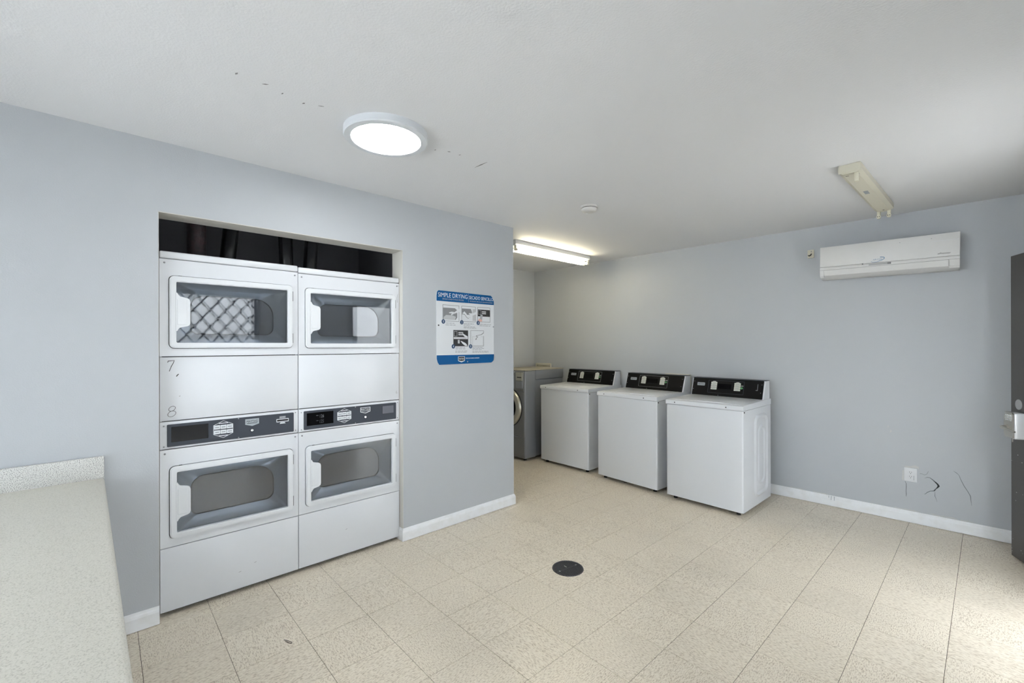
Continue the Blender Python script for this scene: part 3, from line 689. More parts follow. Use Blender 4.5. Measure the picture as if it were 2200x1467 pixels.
# ================================================================== TOP-LOAD WASHERS
def washer(A, B, top, label, display_trim, group='top-load washers along the back wall'):
    pa, pb = bw(*A), bw(*B)
    d = pb - pa; w = math.hypot(d.x, d.y)
    t = thing('top_load_washer', label, 'washing machine', (pa.x, pa.y, 0), math.atan2(d.y, d.x), group)
    D = 0.655
    # cabinet with embossed side
    cab = mk('cabinet', rbox(0.0, w, 0.0, D, 0.035, top - 0.044, 0.014, 4, 'frontv'), 'white', t, 40)
    for xx in (0.06, w - 0.06):
        for yy in (0.06, D - 0.06): mk('foot', lathe([(0.018, 0.0), (0.018, 0.012), (0.010, 0.014), (0.010, 0.036)], 12, (xx, yy, 0)), 'rubber', t)
    # pressed relief on the visible side
    def side_ring(y0, y1, z0, z1, r, wdt, h):
        o = rrect(y0, y1, z0, z1, r, 6); i_ = rrect(y0 + wdt, y1 - wdt, z0 + wdt, z1 - wdt, max(.01, r - wdt), 6)
        m_ = rrect(y0 + wdt / 2, y1 - wdt / 2, z0 + wdt / 2, z1 - wdt / 2, max(.01, r - wdt / 2), 6)
        return loft([[(w - .001, a_, b2) for a_, b2 in o], [(w + h, a_, b2) for a_, b2 in m_], [(w - .001, a_, b2) for a_, b2 in i_]])
    mk('side_relief', side_ring(0.24, 0.57, 0.10, top - 0.10, 0.09, 0.045, 0.013), 'white', cab, 60)
    mk('side_relief', side_ring(0.32, 0.50, 0.20, top - 0.20, 0.085, 0.035, 0.010), 'white', cab, 60)
    # deck
    zt = top
    mk('deck', prism_x([(-0.006, zt - 0.0405), (-0.006, zt - 0.010), (-0.003, zt - 0.003), (0.004, zt), (0.50, zt + 0.012), (D, zt + 0.012), (D, zt - 0.0405)], -0.003, w + 0.003), 'white', t, 40)
    lid = mk('lid', (lambda q: ([(x, y_, zt + 0.012 * y_ / .5 + z_) for x, y_, z_ in q[0]], q[1]))(rbox(0.045, w - 0.045, 0.05, 0.475, -0.006, 0.0035, 0.003, 2)), 'white', t, 40)
    mk('lid_grip', (lambda q: ([(x, y_, zt + 0.012 * y_ / .5 + z_) for x, y_, z_ in q[0]], q[1]))(rbox(w * .40, w * .74, 0.052, 0.088, 0.0, 0.0075, 0.003, 2)), 'white', lid, 40)
    for xx in (w * .125, w * .80):
        mk('front_plug', disc(xx, zt - 0.022, 0.0055, -0.0075, -0.004, 10), 'rubber', t)
    mk('side_plug', lathe([(0.006, w - .002), (0.006, w + .004)], 10, (0, 0.022, zt - 0.056), 'x'), 'rubber', t)
    # console
    y0, y1, ya, yb, z0, z1 = 0.490, 0.640, 0.545, 0.635, zt + 0.010, zt + 0.178
    con = mk('console', prism_x([(y0, z0), (ya, z1 - .004), (ya + .006, z1), (yb, z1), (y1, z0)], 0.004, w - 0.004), 'white', t)
    ca = math.atan2(ya - y0, z1 - z0); L_ = math.hypot(ya - y0, z1 - z0)
    # fascia frame: x along the console, z up the slope, y out of the face
    fe = bpy.data.objects.new('fascia_frame', None)
    def sl(vf):   # local (x, out, s) -> console face
        o = []
        for x, yy, s in vf[0]:
            o.append((x, y0 + math.sin(ca) * s + math.cos(ca) * yy, z0 + math.cos(ca) * s - math.sin(ca) * yy))
        return o, vf[1]
    fa = mk('fascia', sl(prism(rrect(0.012, w - 0.016, 0.002, L_ - 0.002, 0.003, 2), -0.005, 0.001)), 'black', con)
    mk('console_cap', box(0.002, w - 0.002, ya + .001, yb + .002, z1 - 0.001, z1 + 0.004), 'charcoal', con)
    W = w
    bdg = mk('badge', sl(prism(rrect(W * .085, W * .195, .098, .128, .003, 2), -0.0065, -0.004)), 'badge', fa)
    # lettering on the badge
    tx = text('badge_lettering', 'MAYTAG', 'sign_black', bdg, W * .095, W * .185, .106, .120, -0.0066)
    tx.data.transform(Matrix.Identity(4))
    for v in tx.data.vertices:
        x, yy, s = v.co; v.co = Vector((x, y0 + math.sin(ca) * s + math.cos(ca) * yy, z0 + math.cos(ca) * s - math.sin(ca) * yy))
    p0, p1 = W * .245, W * .735
    mk('panel_trim', sl(ring(rrect(p0, p1, .030, .158, .004, 3), rrect(p0 + .0025, p1 - .0025, .0325, .1555, .003, 3), -0.0065, -0.004)), 'screw' if display_trim else 'charcoal', fa)
    mk('display', sl(prism(rrect(W * .385, W * .565, .075, .125, .002, 2), -0.006, -0.004)), 'disp', fa)
    for c0 in (W * .285, W * .605):
        mk('key_cap', sl(prism([(c0 + .008, .1425), (c0 + .022, .1490), (c0 + .040, .1490), (c0 + .050, .1425)], -0.0065, -0.004)), 'ivory', fa)
        for q in range(4):
            ky = mk('key', sl(rbox(c0, c0 + .058, -0.0075, -0.004, .064 + q * .0198, .064 + q * .0198 + .0182, .0015, 1)), 'ivory', fa)
            mk('key_print', sl(box(c0 + .012, c0 + .046, -0.0079, -0.0074, .0705 + q * .0198, .0735 + q * .0198)), 'print_grey', ky)
    mk('start_button', sl(disc(W * .705, .094, .011, -0.008, -0.004, 14)), 'green', fa, 40)
    mk('start_caption', sl(box(W * .69, W * .725, -0.0056, -0.004, .113, .118)), 'ivory', fa)
    for xx, s in ((.026, .138), (.022, .060), (w - .030, .138), (w - .034, .060), (W * .40, .010)):
        mk('screw', sl(disc(xx, s, .0035, -0.0065, -0.004, 8)), 'screw', fa)
    if not display_trim:
        mk('card_slot', sl(box(W * .905, W * .910, -0.0056, -0.004, .085, .142)), 'print_grey', fa)
        mk('card_slot_lip', sl(box(W * .885, W * .910, -0.0056, -0.004, .080, .085)), 'print_grey', fa)
    return t

washer((-1.922, 3.977), (-1.238, 3.944), 0.929, 'white top-load washer standing apart at the right end of the washer row', False)
washer((-2.752, 4.065), (-2.028, 3.997), 0.937, 'middle white top-load washer, with a cream box on the wall behind it', True)
washer((-3.632, 4.123), (-2.896, 4.094), 0.946, 'white top-load washer beside the grey front-load washer', True)

# ================================================================== GREY FRONT-LOAD WASHER
fo = bw(-4.326, 3.965)
fl = thing('front_load_washer', 'grey front-load washer in the alcove corner with a worn beige top', 'washing machine', (fo.x, fo.y, 0), RB)
FW, FD, FT = 0.578, 0.762, 1.135
mk('body', rbox(0.008, FW - 0.014, 0.18, FD, 0.03, FT - 0.13, 0.01, 2), 'steel_grey', fl, 40)
mk('front_housing', rbox(0.0, FW, 0.0, 0.20, 0.03, FT - 0.012, 0.012, 3), 'steel_grey', fl, 40)
mk('front_sheet', rbox(0.006, FW - 0.012, -0.006, 0.002, 0.30, 0.86, 0.003, 1), 'steel_dark', fl)
mk('kick_plate', rbox(0.006, FW - 0.012, -0.004, 0.002, 0.04, 0.294, 0.003, 1), 'steel_dark', fl)
mk('top_cover', rbox(0.004, FW - 0.004, 0.205, FD, FT - 0.128, FT - 0.012, 0.006, 2), 'steel_grey', fl, 40)
mk('worktop', rbox(-0.001, FW + 0.001, 0.0, FD, FT - 0.012, FT, 0.004, 2), 'worn', fl, 40)
ctl = mk('control_panel', rbox(0.01, FW - 0.016, -0.012, 0.002, 0.872, FT - 0.02, 0.006, 2), 'steel_dark', fl, 40)
for (x0, x1, z0, z1, m_) in ((0.30, 0.40, 0.90, 1.06, 'steel_grey'), (0.43, 0.545, 0.905, 0.99, 'steel_grey'), (0.43, 0.545, 1.0, 1.10, 'ring')):
    mk('plate', rbox(x0, x1, -0.017, -0.011, z0, z1, 0.002, 1), m_, ctl)
mk('card_slot', rbox(0.455, 0.53, -0.021, -0.016, 1.035, 1.046, 0.002, 1), 'rubber', ctl)
mk('display', rbox(0.315, 0.385, -0.020, -0.016, 1.0, 1.025, 0.002, 1), 'disp', ctl)
mk('indicator', disc(0.405, 1.105, 0.006, -0.015, -0.011, 10), 'print_white', ctl)
prt = mk('door_ring', lathe([(0.245, -0.004), (0.240, -0.03), (0.225, -0.045), (0.190, -0.050), (0.165, -0.035)], 48, (0.283, 0, 0.655), 'y', False, False), 'ring', fl, 50)
mk('gasket', lathe([(0.252, -0.003), (0.252, -0.012), (0.243, -0.012), (0.243, -0.003)], 48, (0.283, 0, 0.655), 'y', False, False), 'rubber', fl, 50)
mk('door_glass', lathe([(0.168, -0.036), (0.12, -0.05), (0.06, -0.056), (0.01, -0.058)], 40, (0.283, 0, 0.655), 'y', False, True), 'disp', prt, 60)
for xx in (0.05, FW - 0.06):
    for yy in (0.06, FD - 0.06): mk('foot', lathe([(0.02, 0.0), (0.02, 0.032)], 12, (xx, yy, 0)), 'rubber', fl)

# ---- washer supply boxes on the wall
def supply_box(a0, a1, z0, z1, label):
    c = bw(a0, WY)
    t = thing('supply_box', label, 'utility box', (c.x, c.y, 0), RB, 'cream supply boxes on the back wall')
    w = a1 - a0
    mk('box_frame', ring(rrect(0, w, z0, z1, .012, 4), rrect(.025, w - .025, z0 + .03, z1 - .025, .006, 4), -0.03, 0.0), 'cream', t)
    mk('box_back', box(.024, w - .024, -0.012, 0.0, z0 + .029, z1 - .024), 'cream2', t)
    for xx in (w * .3, w * .7): mk('valve', lathe([(0.012, 0), (0.012, .03), (0.02, .032), (0.02, .045)], 12, (xx, -0.02, z0 + .06)), 'nickel', t, 40)
supply_box(-2.325, -2.035, 0.90, 1.117, 'cream supply box behind the middle top-load washer')
supply_box(-4.29, -4.02, 0.98, 1.186, 'cream supply box behind the grey front-load washer')

# ================================================================== INSTRUCTION SIGN
sg = thing('instruction_sign', 'white and blue drying instruction sign on the wall beside the dryers', 'sign', (WX, 1.905, 0), R(90))
SW, S0, S1 = 0.586, 1.289, 1.874
outline = [(.024, S0), (SW - .028, S0 + .004), (SW - .004, S0 + .022), (SW, S0 + .06), (SW, S1 - .055), (SW - .012, S1 - .022), (SW - .035, S1 - .004), (.018, S1), (.004, S1 - .012), (0, S1 - .04), (0, S0 + .05), (.008, S0 + .02)]
mk('board', prism(outline, -0.004, 0.0), 'sign_white', sg)
hb = S1 - .083
hd = mk('header', prism([(0, hb), (SW, hb), (SW, S1 - .055), (SW - .012, S1 - .022), (SW - .035, S1 - .004), (.018, S1), (.004, S1 - .012), (0, S1 - .04)], -0.0048, -0.0035), 'sign_blue', sg)
fb = S0 + .075
ft = mk('footer', prism([(.024, S0), (SW - .028, S0 + .004), (SW - .004, S0 + .022), (SW, S0 + .06), (SW, fb), (0, fb), (0, S0 + .05), (.008, S0 + .02)], -0.0048, -0.0035), 'sign_blue', sg)
ty = -0.0048
text('title', 'SIMPLE DRYING', 'print_white', hd, .014, .300, S1 - .050, S1 - .016, ty)
text('title', 'SECADO SENCILLO', 'print_white', hd, .318, .578, S1 - .050, S1 - .022, ty)
text('subtitle', 'SINGLE LOAD/ STACK DRYERS', 'sign_txt', hd, .055, .262, S1 - .070, S1 - .058, ty)
text('subtitle', 'SECADORAS SENCILLAS/ SECADORAS DOBLES', 'sign_txt', hd, .325, .572, S1 - .071, S1 - .061, ty)
mk('header_rule', box(.309, .3105, ty - .0006, ty + .0003, hb + .006, S1 - .006), 'sign_txt', hd)
def pict(x0, x1, z0, z1, n, bx, bz, kind):
    p = mk('picture_frame', ring(rrect(x0, x1, z0, z1, .0005, 1), rrect(x0 + .003, x1 - .003, z0 + .003, z1 - .003, .0005, 1), -0.0050, -0.0038), 'sign_grey', sg)
    y0 = -0.0046
    def add(nm, vf, m_): return mk(nm, vf, m_, p)
    wx, wz = x1 - x0, z1 - z0
    q = lambda l: [(x0 + u * wx, z0 + v * wz) for u, v in l]
    hand = [(1, .80), (.86, .70), (.72, .58), (.55, .60), (.42, .56), (.36, .53), (.42, .49), (.55, .50), (.50, .42), (.54, .37), (.64, .46), (.80, .52), (1, .60)]
    if kind == 1:
        add('drum', prism(q([(.03, .10), (.78, .10), (.88, .25), (.88, .70), (.74, .82), (.03, .82)]), y0, y0 + .001), 'sign_grey')
        add('basket', prism(q([(.06, .10), (.74, .10), (.80, .30), (.55, .38), (.20, .38), (.06, .25)]), y0 - .0004, y0 + .001), 'sign_lgrey')
        add('hand', prism(q(hand), y0 - .0009, y0 + .001), 'sign_white')
    if kind == 2:
        add('drum', prism(q([(.03, .45), (.72, .45), (.74, .62), (.66, .84), (.03, .84)]), y0, y0 + .001), 'sign_grey')
        add('door', prism(q([(.78, .08), (.97, .08), (.97, .84), (.78, .84)]), y0, y0 + .001), 'sign_lgrey')
        add('laundry', prism(q([(.03, .12), (.70, .12), (.66, .30), (.44, .30), (.34, .52), (.20, .66), (.06, .54)]), y0 - .0004, y0 + .001), 'sign_white')
        add('laundry_fold', stroke(q([(.04, .50), (.22, .45), (.36, .28), (.45, .22), (.60, .30)]), .003, y0 - .0008, y0 + .001), 'sign_black')
        add('hand', prism(q([(1, .66), (.78, .56), (.52, .56), (.50, .50), (.60, .46), (.46, .28), (.52, .24), (.72, .40), (1, .50)]), y0 - .0009, y0 + .001), 'sign_white')
    if kind == 3:
        add('panel', prism(q([(.03, .38), (.97, .38), (.97, .84), (.03, .84)]), y0, y0 + .001), 'sign_black')
        add('screen', ring(q([(.05, .50), (.28, .50), (.28, .80), (.05, .80)]), q([(.08, .53), (.25, .53), (.25, .77), (.08, .77)]), y0 - .0005, y0 + .001), 'sign_grey')
        for vv in (.66, .54): add('key_row', prism(q([(.34, vv), (.66, vv), (.66, vv + .08), (.34, vv + .08)]), y0 - .0005, y0 + .001), 'sign_lgrey')
        add('phone', prism(q([(.16, .18), (.34, .14), (.40, .48), (.24, .52)]), y0 - .0008, y0 + .001), 'sign_txt')
        add('fingers', prism(q([(.06, .04), (.32, .03), (.36, .14), (.20, .20), (.08, .20)]), y0 - .0011, y0 + .001), 'skin')
    if kind == 4:
        add('panel', prism(q([(.02, .02), (.98, .02), (.98, .98), (.02, .98)]), y0, y0 + .001), 'sign_black')
        add('rail', prism(q([(.03, .45), (.97, .45), (.97, .50), (.03, .50)]), y0 - .0005, y0 + .001), 'sign_white')
        add('rail', prism(q([(.03, .52), (.97, .52), (.97, .57), (.03, .57)]), y0 - .0005, y0 + .001), 'sign_white')
        add('screen', ring(q([(.05, .62), (.26, .62), (.26, .92), (.05, .92)]), q([(.07, .64), (.24, .64), (.24, .90), (.07, .90)]), y0 - .0005, y0 + .001), 'sign_lgrey')
        for vv in (.80, .68): add('key_row', prism(q([(.34, vv), (.66, vv), (.66, vv + .08), (.34, vv + .08)]), y0 - .0005, y0 + .001), 'sign_lgrey')
        add('key_column', prism(q([(.30, .18), (.42, .18), (.42, .40), (.30, .40)]), y0 - .0005, y0 + .001), 'sign_lgrey')
        add('hand', prism(q([(.60, .80), (.66, .78), (.96, .62), (.96, .50), (.84, .52), (.66, .68)]), y0 - .0009, y0 + .001), 'sign_white')
        add('hand', prism(q([(.48, .34), (.56, .32), (.82, .20), (.96, .04), (.80, .03), (.64, .14), (.52, .28)]), y0 - .0009, y0 + .001), 'sign_white')
    if kind == 5:
        add('machine', ring(q([(.14, .04), (.96, .04), (.96, .62), (.14, .62)]), q([(.16, .06), (.94, .06), (.94, .60), (.16, .60)]), y0 - .0002, y0 + .001), 'sign_lgrey')
        hp = [(1, .90), (.80, .76), (.62, .72), (.40, .68), (.42, .62), (.52, .62), (.36, .46), (.38, .40), (.50, .46), (.66, .58), (.82, .66), (1, .68)]
        add('hand_outline', prism(q(hp), y0 - .0006, y0 + .001), 'sign_grey')
        cxx = sum(h[0] for h in hp) / len(hp); czz = sum(h[1] for h in hp) / len(hp)
        add('hand', prism(q([(min(1, cxx + (u - cxx) * .88 + .05), czz + (v - czz) * .80) for u, v in hp]), y0 - .0009, y0 + .001), 'sign_white')
    nb = mk('number_badge', disc(bx, bz, .0165, -0.0058, -0.0045, 20, .0175), 'sign_navy', sg)
    hw_ = .0022 if n == 1 else .005
    text('step_number', str(n), 'print_white', nb, bx - hw_, bx + hw_, bz - .009, bz + .009, -0.0058)
k = 0.586 / 960.0
def sp(x, y): return ((x - 125) * k * 1.0, S1 - (y - 118) * (0.585 / 1210.0))
def P(x0, y0, x1, y1, n, bx, by, kind):
    a_, b3 = sp(x0, y1), sp(x1, y0); c_ = sp(bx, by); pict(a_[0], b3[0], a_[1], b3[1], n, c_[0], c_[1], kind)
P(217, 345, 478, 615, 1, 227, 622, 1); P(518, 345, 757, 610, 2, 521, 622, 2); P(790, 345, 1018, 605, 3, 800, 622, 3)
P(382, 755, 628, 1030, 4, 383, 1030, 4); P(668, 755, 900, 1030, 5, 668, 1030, 5)
def lines(rows):
    for (x0, x1, y) in rows:
        random.seed(int(x0 + y)); x = x0
        while x < x1 - 8:
            l = min(random.uniform(24, 60), x1 - x); a_ = sp(x, y + 5); b3 = sp(x + l, y - 5)
            mk('printed_line', box(a_[0], b3[0], -0.0045, -0.0038, a_[1], b3[1]), 'sign_txt', sg); x += l + 9
lines([(265, 400, 645), (260, 430, 675), (552, 725, 645), (552, 662, 668), (555, 745, 697), (555, 765, 715), (825, 1030, 645), (822, 1018, 670),
       (418, 590, 1050), (418, 580, 1072), (415, 618, 1108), (415, 610, 1128), (700, 890, 1050), (700, 920, 1068), (700, 862, 1090), (700, 980, 1118), (700, 985, 1134)])
bx, bz = (0.238, S0 + .040)
so = [(bx - .034, bz + .022), (bx + .034, bz + .022), (bx + .034, bz - .014), (bx, bz - .026), (bx - .034, bz - .014)]
si = [(bx - .030, bz + .019), (bx + .030, bz + .019), (bx + .030, bz - .011), (bx, bz - .016), (bx - .030, bz - .011)]
sb = mk('brand_shield', ring(so, si, -0.0056, -0.0045), 'print_white', ft)
mk('shield_field', prism(si, -0.0052, -0.0045), 'sign_black', sb)
text('shield_lettering', 'MAYTAG', 'print_white', sb, bx - .025, bx + .025, bz - .004, bz + .009, -0.0052)
text('footer_lettering', 'MULTI-HOUSING LAUNDRY', 'print_white', ft, .282, .425, S0 + .042, S0 + .051, ty)
for (x, z, m_) in ((.018, (S0 + S1) / 2 + .018, 'sign_black'), (SW - .006, (S0 + S1) / 2 + .02, 'print_grey'), (.30, S0 + .018, 'print_grey')):
    mk('fixing_screw', disc(x, z, .006, -0.0062, -0.003, 12), m_, sg)

# ================================================================== CEILING AND WALL FITTINGS
def ceiling_lamp(x, y, label):
    t = thing('ceiling_light', label, 'ceiling light', (x, y, CZ))
    mk('housing', lathe([(0.204, 0.0), (0.205, -0.030), (0.200, -0.036), (0.170, -0.037), (0.168, -0.034)], 64, (0, 0, 0), 'z', True, False), 'lamp_rim', t, 40)
    mk('diffuser', lathe([(0.169, -0.033), (0.169, -0.0345), (0.12, -0.036), (0.02, -0.0365)], 64, (0, 0, 0), 'z', False, True), 'led', t, 40)
ceiling_lamp(-2.055, 1.045, 'lit round flush ceiling light above the dryers')
ceiling_lamp(-1.35, -1.35, 'added round flush ceiling light, unseen over the counter end of the room')  # second lamp, out of view, added to brighten the room

def batten(org, ang, L, label, lit):
    t = thing('fluorescent_fixture', label, 'light fixture', org, ang)
    # runs along local y, hangs below the ceiling
    m1 = 'cream' if not lit else 'white2'
    mk('mounting_plate', box(-0.052, 0.052, 0, L, -0.010, 0.0), m1, t)
    mk('channel', (lambda q: ([(p[0], p[1], p[2]) for p in q[0]], q[1]))(prism([(-0.055, -0.011), (-0.055, -0.040), (-0.034, -0.056), (0.034, -0.056), (0.055, -0.040), (0.055, -0.011)], 0.0, L)), m1, t)
    for yy in (0.006, L - 0.026):
        for xx in (-0.030, 0.030):
            if not lit and yy < 0.1 and xx < 0: continue
            ls = mk('lamp_holder', rbox(xx - 0.011, xx + 0.011, yy, yy + 0.020, -0.108, -0.052, 0.005, 2), 'cream2', t, 40)
            if not lit:
                mk('socket_ring', lathe([(0.014, yy + (0.0205 if yy < .1 else -0.0005)), (0.014, yy + (0.023 if yy < .1 else -0.003))], 14, (xx, 0, -0.094), 'y'), 'cream2', ls)
                for s in (-1, 1): mk('pin_slot', disc(xx + s * .0055, -0.094, .003, yy - .0042 if yy > .1 else yy + .0228, yy - .0030 if yy > .1 else yy + .024, 8), 'rubber', ls)
    if lit:
        for xx in (-0.030, 0.030):
            tb = mk('tube', lathe([(0.0125, 0.040), (0.0125, L - 0.040)], 16, (xx, 0, -0.093), 'y'), 'tube', t, 60)
            for yy in (0.026, L - 0.040): mk('end_cap', lathe([(0.0128, yy), (0.0128, yy + .0145)], 14, (xx, 0, -0.093), 'y'), 'screw', tb, 40)
    else:
        mk('end_plate', rbox(-0.054, 0.054, -0.003, 0.001, -0.050, -0.004, 0.001, 1), 'cream', t)
        mk('rating_label', box(-0.014, 0.010, L * .40, L * .47, -0.0568, -0.0555), 'print_grey', t)
        mk('starter', lathe([(0.010, -0.056), (0.010, -0.085), (0.006, -0.088)], 12, (0.022, 0.075, 0)), 'cream2', t, 40)
        for xx in (-0.020, 0.030): mk('slot_hole', box(xx - .008, xx + .008, 0.045, 0.05, -0.0566, -0.0555), 'gap', t)
        mk('knockout', lathe([(0.006, -0.0555), (0.006, -0.0567)], 10, (0.004, L - 0.06, 0)), 'rubber', t)
f0 = bw(-0.434, 3.255, CZ); 
batten((f0.x, f0.y, CZ), RB - math.atan2(0.062, 1.15), 1.13, 'cream fluorescent batten without tubes on the ceiling near the air conditioner', False)
batten((-3.285, 3.045, CZ), 0.0, 1.22, 'lit twin-tube fluorescent batten on the alcove ceiling', True)

sm = thing('smoke_detector', 'small round smoke detector on the ceiling in front of the alcove', 'smoke detector', (-2.088, 2.745, CZ))
mk('base', lathe([(0.066, 0), (0.066, -0.012), (0.060, -0.014)], 32), 'smoke', sm, 40)
mk('gap_ring', lathe([(0.058, -0.013), (0.058, -0.018)], 32), 'gap', sm)
mk('cover', lathe([(0.060, -0.018), (0.060, -0.026), (0.052, -0.040), (0.030, -0.046), (0.005, -0.047)], 32), 'smoke', sm, 50)
mk('test_button', lathe([(0.010, -0.044), (0.010, -0.049)], 14, (-0.022, 0.0, 0)), 'white2', sm, 40)

# ---- air conditioner
ao = bw(-0.822, WY)
ac = thing('air_conditioner', 'white wall-mounted split air conditioner high on the back wall', 'air conditioner', (ao.x, ao.y, 2.012), RB)
ac.rotation_euler = (0, R(0.9), RB)
AW, AH = 0.853, 0.265
mk('body', prism_x([(0.0, 0.02), (-0.06, -0.004), (-0.13, 0.004), (-0.185, 0.030), (-0.196, 0.06), (-0.196, AH - 0.012), (-0.184, AH), (0.0, AH)], 0.0, AW), 'ac', ac, 30)
fp = mk('front_panel', rbox(0.0, AW, -0.204, -0.194, 0.094, AH + 0.001, 0.004, 2), 'ac', ac, 40)
mk('middle_band', rbox(0.0, AW, -0.203, -0.193, 0.068, 0.0925, 0.003, 2), 'ac', ac, 40)
mk('louver', (lambda q: q)(prism_x([(-0.203, 0.066), (-0.2015, 0.068), (-0.196, 0.066), (-0.178, 0.026), (-0.184, 0.018), (-0.190, 0.022)], 0.030, AW - 0.058)), 'ac', ac)
for x0, x1 in ((0.0, 0.028), (AW - 0.056, AW)):
    mk('end_cheek', prism_x([(-0.203, 0.066), (-0.196, 0.067), (-0.16, 0.022), (-0.172, 0.008), (-0.190, 0.022)], x0, x1), 'ac', ac)
mk('louver_seam', box(0.03, AW - .058, -0.2034, -0.196, 0.0662, 0.0676), 'ac_dark', ac)
mk('louver_gap', box(AW - 0.0575, AW - 0.0565, -0.2035, -0.19, 0.022, 0.067), 'gap', ac)
mk('indicator_strip', rbox(0.332, 0.470, -0.2045, -0.2025, 0.074, 0.088, 0.0006, 1), 'ac_grey', ac)
mk('receiver_window', rbox(0.448, 0.470, -0.2052, -0.2040, 0.0755, 0.0875, 0.0004, 1), 'ac_dark', ac)
mk('led_dot', disc(0.292, 0.092, .005, -0.2046, -0.2030, 10), 'ac_dark', ac)
def swoosh(cx, cz, a0, a1, rx, rz, tilt, w0, w1, n=26):
    pts, ws = [], []
    for i in range(n + 1):
        t_ = i / n; an = R(a0 + (a1 - a0) * t_); x, z = rx * math.cos(an), rz * math.sin(an)
        pts.append((cx + x * math.cos(tilt) - z * math.sin(tilt), cz + x * math.sin(tilt) + z * math.cos(tilt))); ws.append(w0 + (w1 - w0) * t_)
    return stroke(pts, ws, -0.2052, -0.2035)
mk('logo_swoosh', swoosh(0.388, 0.117, 170, 425, .042, .015, R(14), .0016, .0055), 'blue', fp)
text('logo_lettering', 'AIR-CON', 'blue', fp, 0.356, 0.416, 0.113, 0.124, -0.2042, 0.25)
text('model_lettering', 'ePremier', 'sign_black', fp, 0.735, 0.806, 0.112, 0.124, -0.2042, 0.35)
mk('painted_highlight', box(0.70, AW - .006, -0.2046, -0.2038, 0.212, 0.2135), 'print_white', fp)  # white strip painted as a highlight on the front panel
for x in (0.52, 0.70): mk('dent', disc(x, 0.222 + x * .02, .0035, -0.2044, -0.2035, 8), 'ac_grey', fp)

# ---- small cream bracket and outlet
co = bw(-0.949, WY)
cl = thing('wall_bracket', 'tiny cream wall bracket beside the air conditioner', 'bracket', (co.x, co.y, 0), RB)
mk('plate', rbox(0, 0.050, -0.012, 0, 2.232, 2.306, 0.003, 2), 'cream', cl, 40)
mk('hook', tube([(0.008, -0.013, 2.256), (0.016, -0.024, 2.250), (0.026, -0.024, 2.254), (0.030, -0.013, 2.268)], 0.005, 8), 'gap', cl, 40)
mk('screw', disc(0.030, 2.290, 0.005, -0.0145, -0.011, 10), 'screw', cl)
oo = bw(-0.2895, WY)
ol = thing('wall_outlet', 'white duplex power outlet above the cracked wall', 'outlet', (oo.x, oo.y, 0), RB)
mk('cover_plate', rbox(0, 0.080, -0.008, 0, 0.332, 0.442, 0.003, 2), 'white2', ol, 40)
for zc in (0.406, 0.372):
    rc = mk('receptacle', prism(rrect(0.024, 0.056, zc - .014, zc + .014, .008, 4), -0.0095, -0.0075), 'white2', ol)
    for sx_ in (-.006, .006): mk('slot', box(0.040 + sx_ - .001, 0.040 + sx_ + .001, -0.0100, -0.0090, zc - .001, zc + .008), 'rubber', rc)
    mk('ground_hole', disc(0.040, zc - .008, .0025, -0.0100, -0.0090, 10), 'rubber', rc)
mk('plate_mark', box(0.058, 0.061, -0.0088, -0.0078, 0.348, 0.384), 'print_grey', ol)

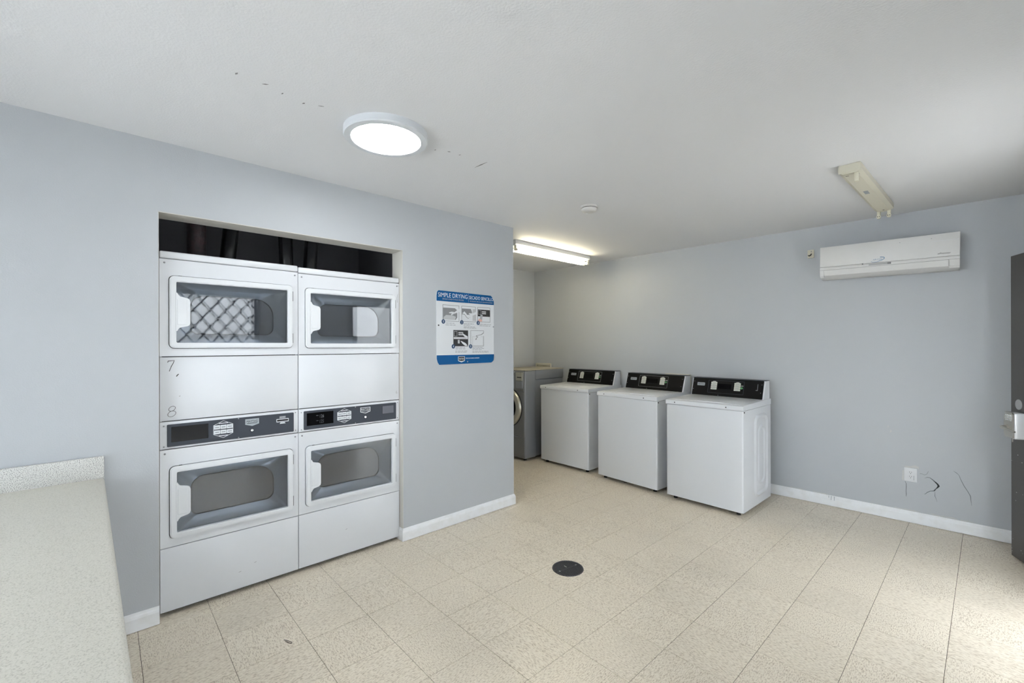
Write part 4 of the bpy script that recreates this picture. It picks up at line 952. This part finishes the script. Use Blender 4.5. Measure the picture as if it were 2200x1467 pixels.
# ================================================================== FLOOR DRAIN
dn = thing('floor_drain', 'round dark slotted floor drain in the beige tiles', 'drain', (-1.846, 2.194, 0.0), R(-7))
mk('pit', lathe([(0.094, 0.0004), (0.094, 0.0010)], 40), 'pit', dn)
mk('rim', lathe([(0.101, 0.0002), (0.100, 0.0032), (0.0945, 0.0036), (0.093, 0.0012)], 48, (0, 0, 0), 'z', False, False), 'iron', dn, 40)
for k in range(15):
    y = -0.084 + k * 0.012; hw = math.sqrt(max(0, 0.0938 ** 2 - y * y))
    if hw > 0.012: mk('slat', rbox(-hw, hw, y - 0.0032, y + 0.0032, 0.0012, 0.0032, 0.0006, 1), 'iron', dn)
mk('crossbar', rbox(-0.0025, 0.0025, -0.092, 0.092, 0.0012, 0.0036, 0.0006, 1), 'iron', dn)
for k in (0, 1):
    mk('screw', lathe([(0.006, 0.0030), (0.006, 0.0042)], 12, (0.0, 0.07 * (1 - 2 * k), 0)), 'screw', dn)
mk('painted_glint', rbox(-0.035, -0.012, -0.0025, 0.0025, 0.0030, 0.0038, 0.0003, 1), 'chip', dn)  # pale plate painted in as a glint on the slats

hp_ = thing('hair_pin', 'small bent hair pin lying on the floor tiles in front of the dryers', 'hair pin', (-2.318, 0.653, 0.0014), R(25))
mk('wire', tube([(-0.028, 0.004, 0), (0.0, 0.006, 0), (0.020, 0.006, 0), (0.027, 0.002, 0), (0.022, -0.003, 0), (0.0, -0.003, 0), (-0.012, -0.002, 0)], 0.0012, 6), 'rubber', hp_, 60)

# ================================================================== FOLDING COUNTER
# edge runs out from the dryer wall; far end of the edge (-2.92, 0.0), near (-1.1, 0.04)
ct = thing('folding_counter', 'speckled laminate folding counter with a low backsplash at the dryer wall', 'counter', (WX, 0.0, 0), -math.atan2(-0.04, 1.82))
CT = 0.805; CL = 2.02; CWD = 0.92
top = mk('countertop', prism_x([(0.0, CT - 0.012), (-0.004, CT - 0.003), (-0.013, CT), (-CWD + .013, CT), (-CWD + .004, CT - .003), (-CWD, CT - .012), (-CWD, CT - .038), (-CWD + .01, CT - .045), (-0.01, CT - .045), (0.0, CT - .038)], 0.022, CL), 'counter', ct, 50)
mk('backsplash', rbox(0.001, 0.021, -CWD, -0.001, CT - 0.045, CT + 0.104, 0.003, 2), 'splash', ct, 40)
mk('support_panel', box(0.05, CL - 0.1, -CWD * .5 - 0.02, -CWD * .5 + 0.02, 0.0, CT - 0.045), 'white2', ct)
mk('end_leg', box(CL - 0.14, CL - 0.10, -CWD + .08, -0.08, 0.0, CT - 0.045), 'white2', ct)

try:
    SC.cycles.use_denoising = True
    SC.cycles.max_bounces = 6; SC.cycles.diffuse_bounces = 4; SC.cycles.glossy_bounces = 3; SC.cycles.transparent_max_bounces = 6
    SC.cycles.use_adaptive_sampling = True; SC.cycles.adaptive_threshold = 0.2
    SC.cycles.sample_clamp_indirect = 6.0
except Exception: pass
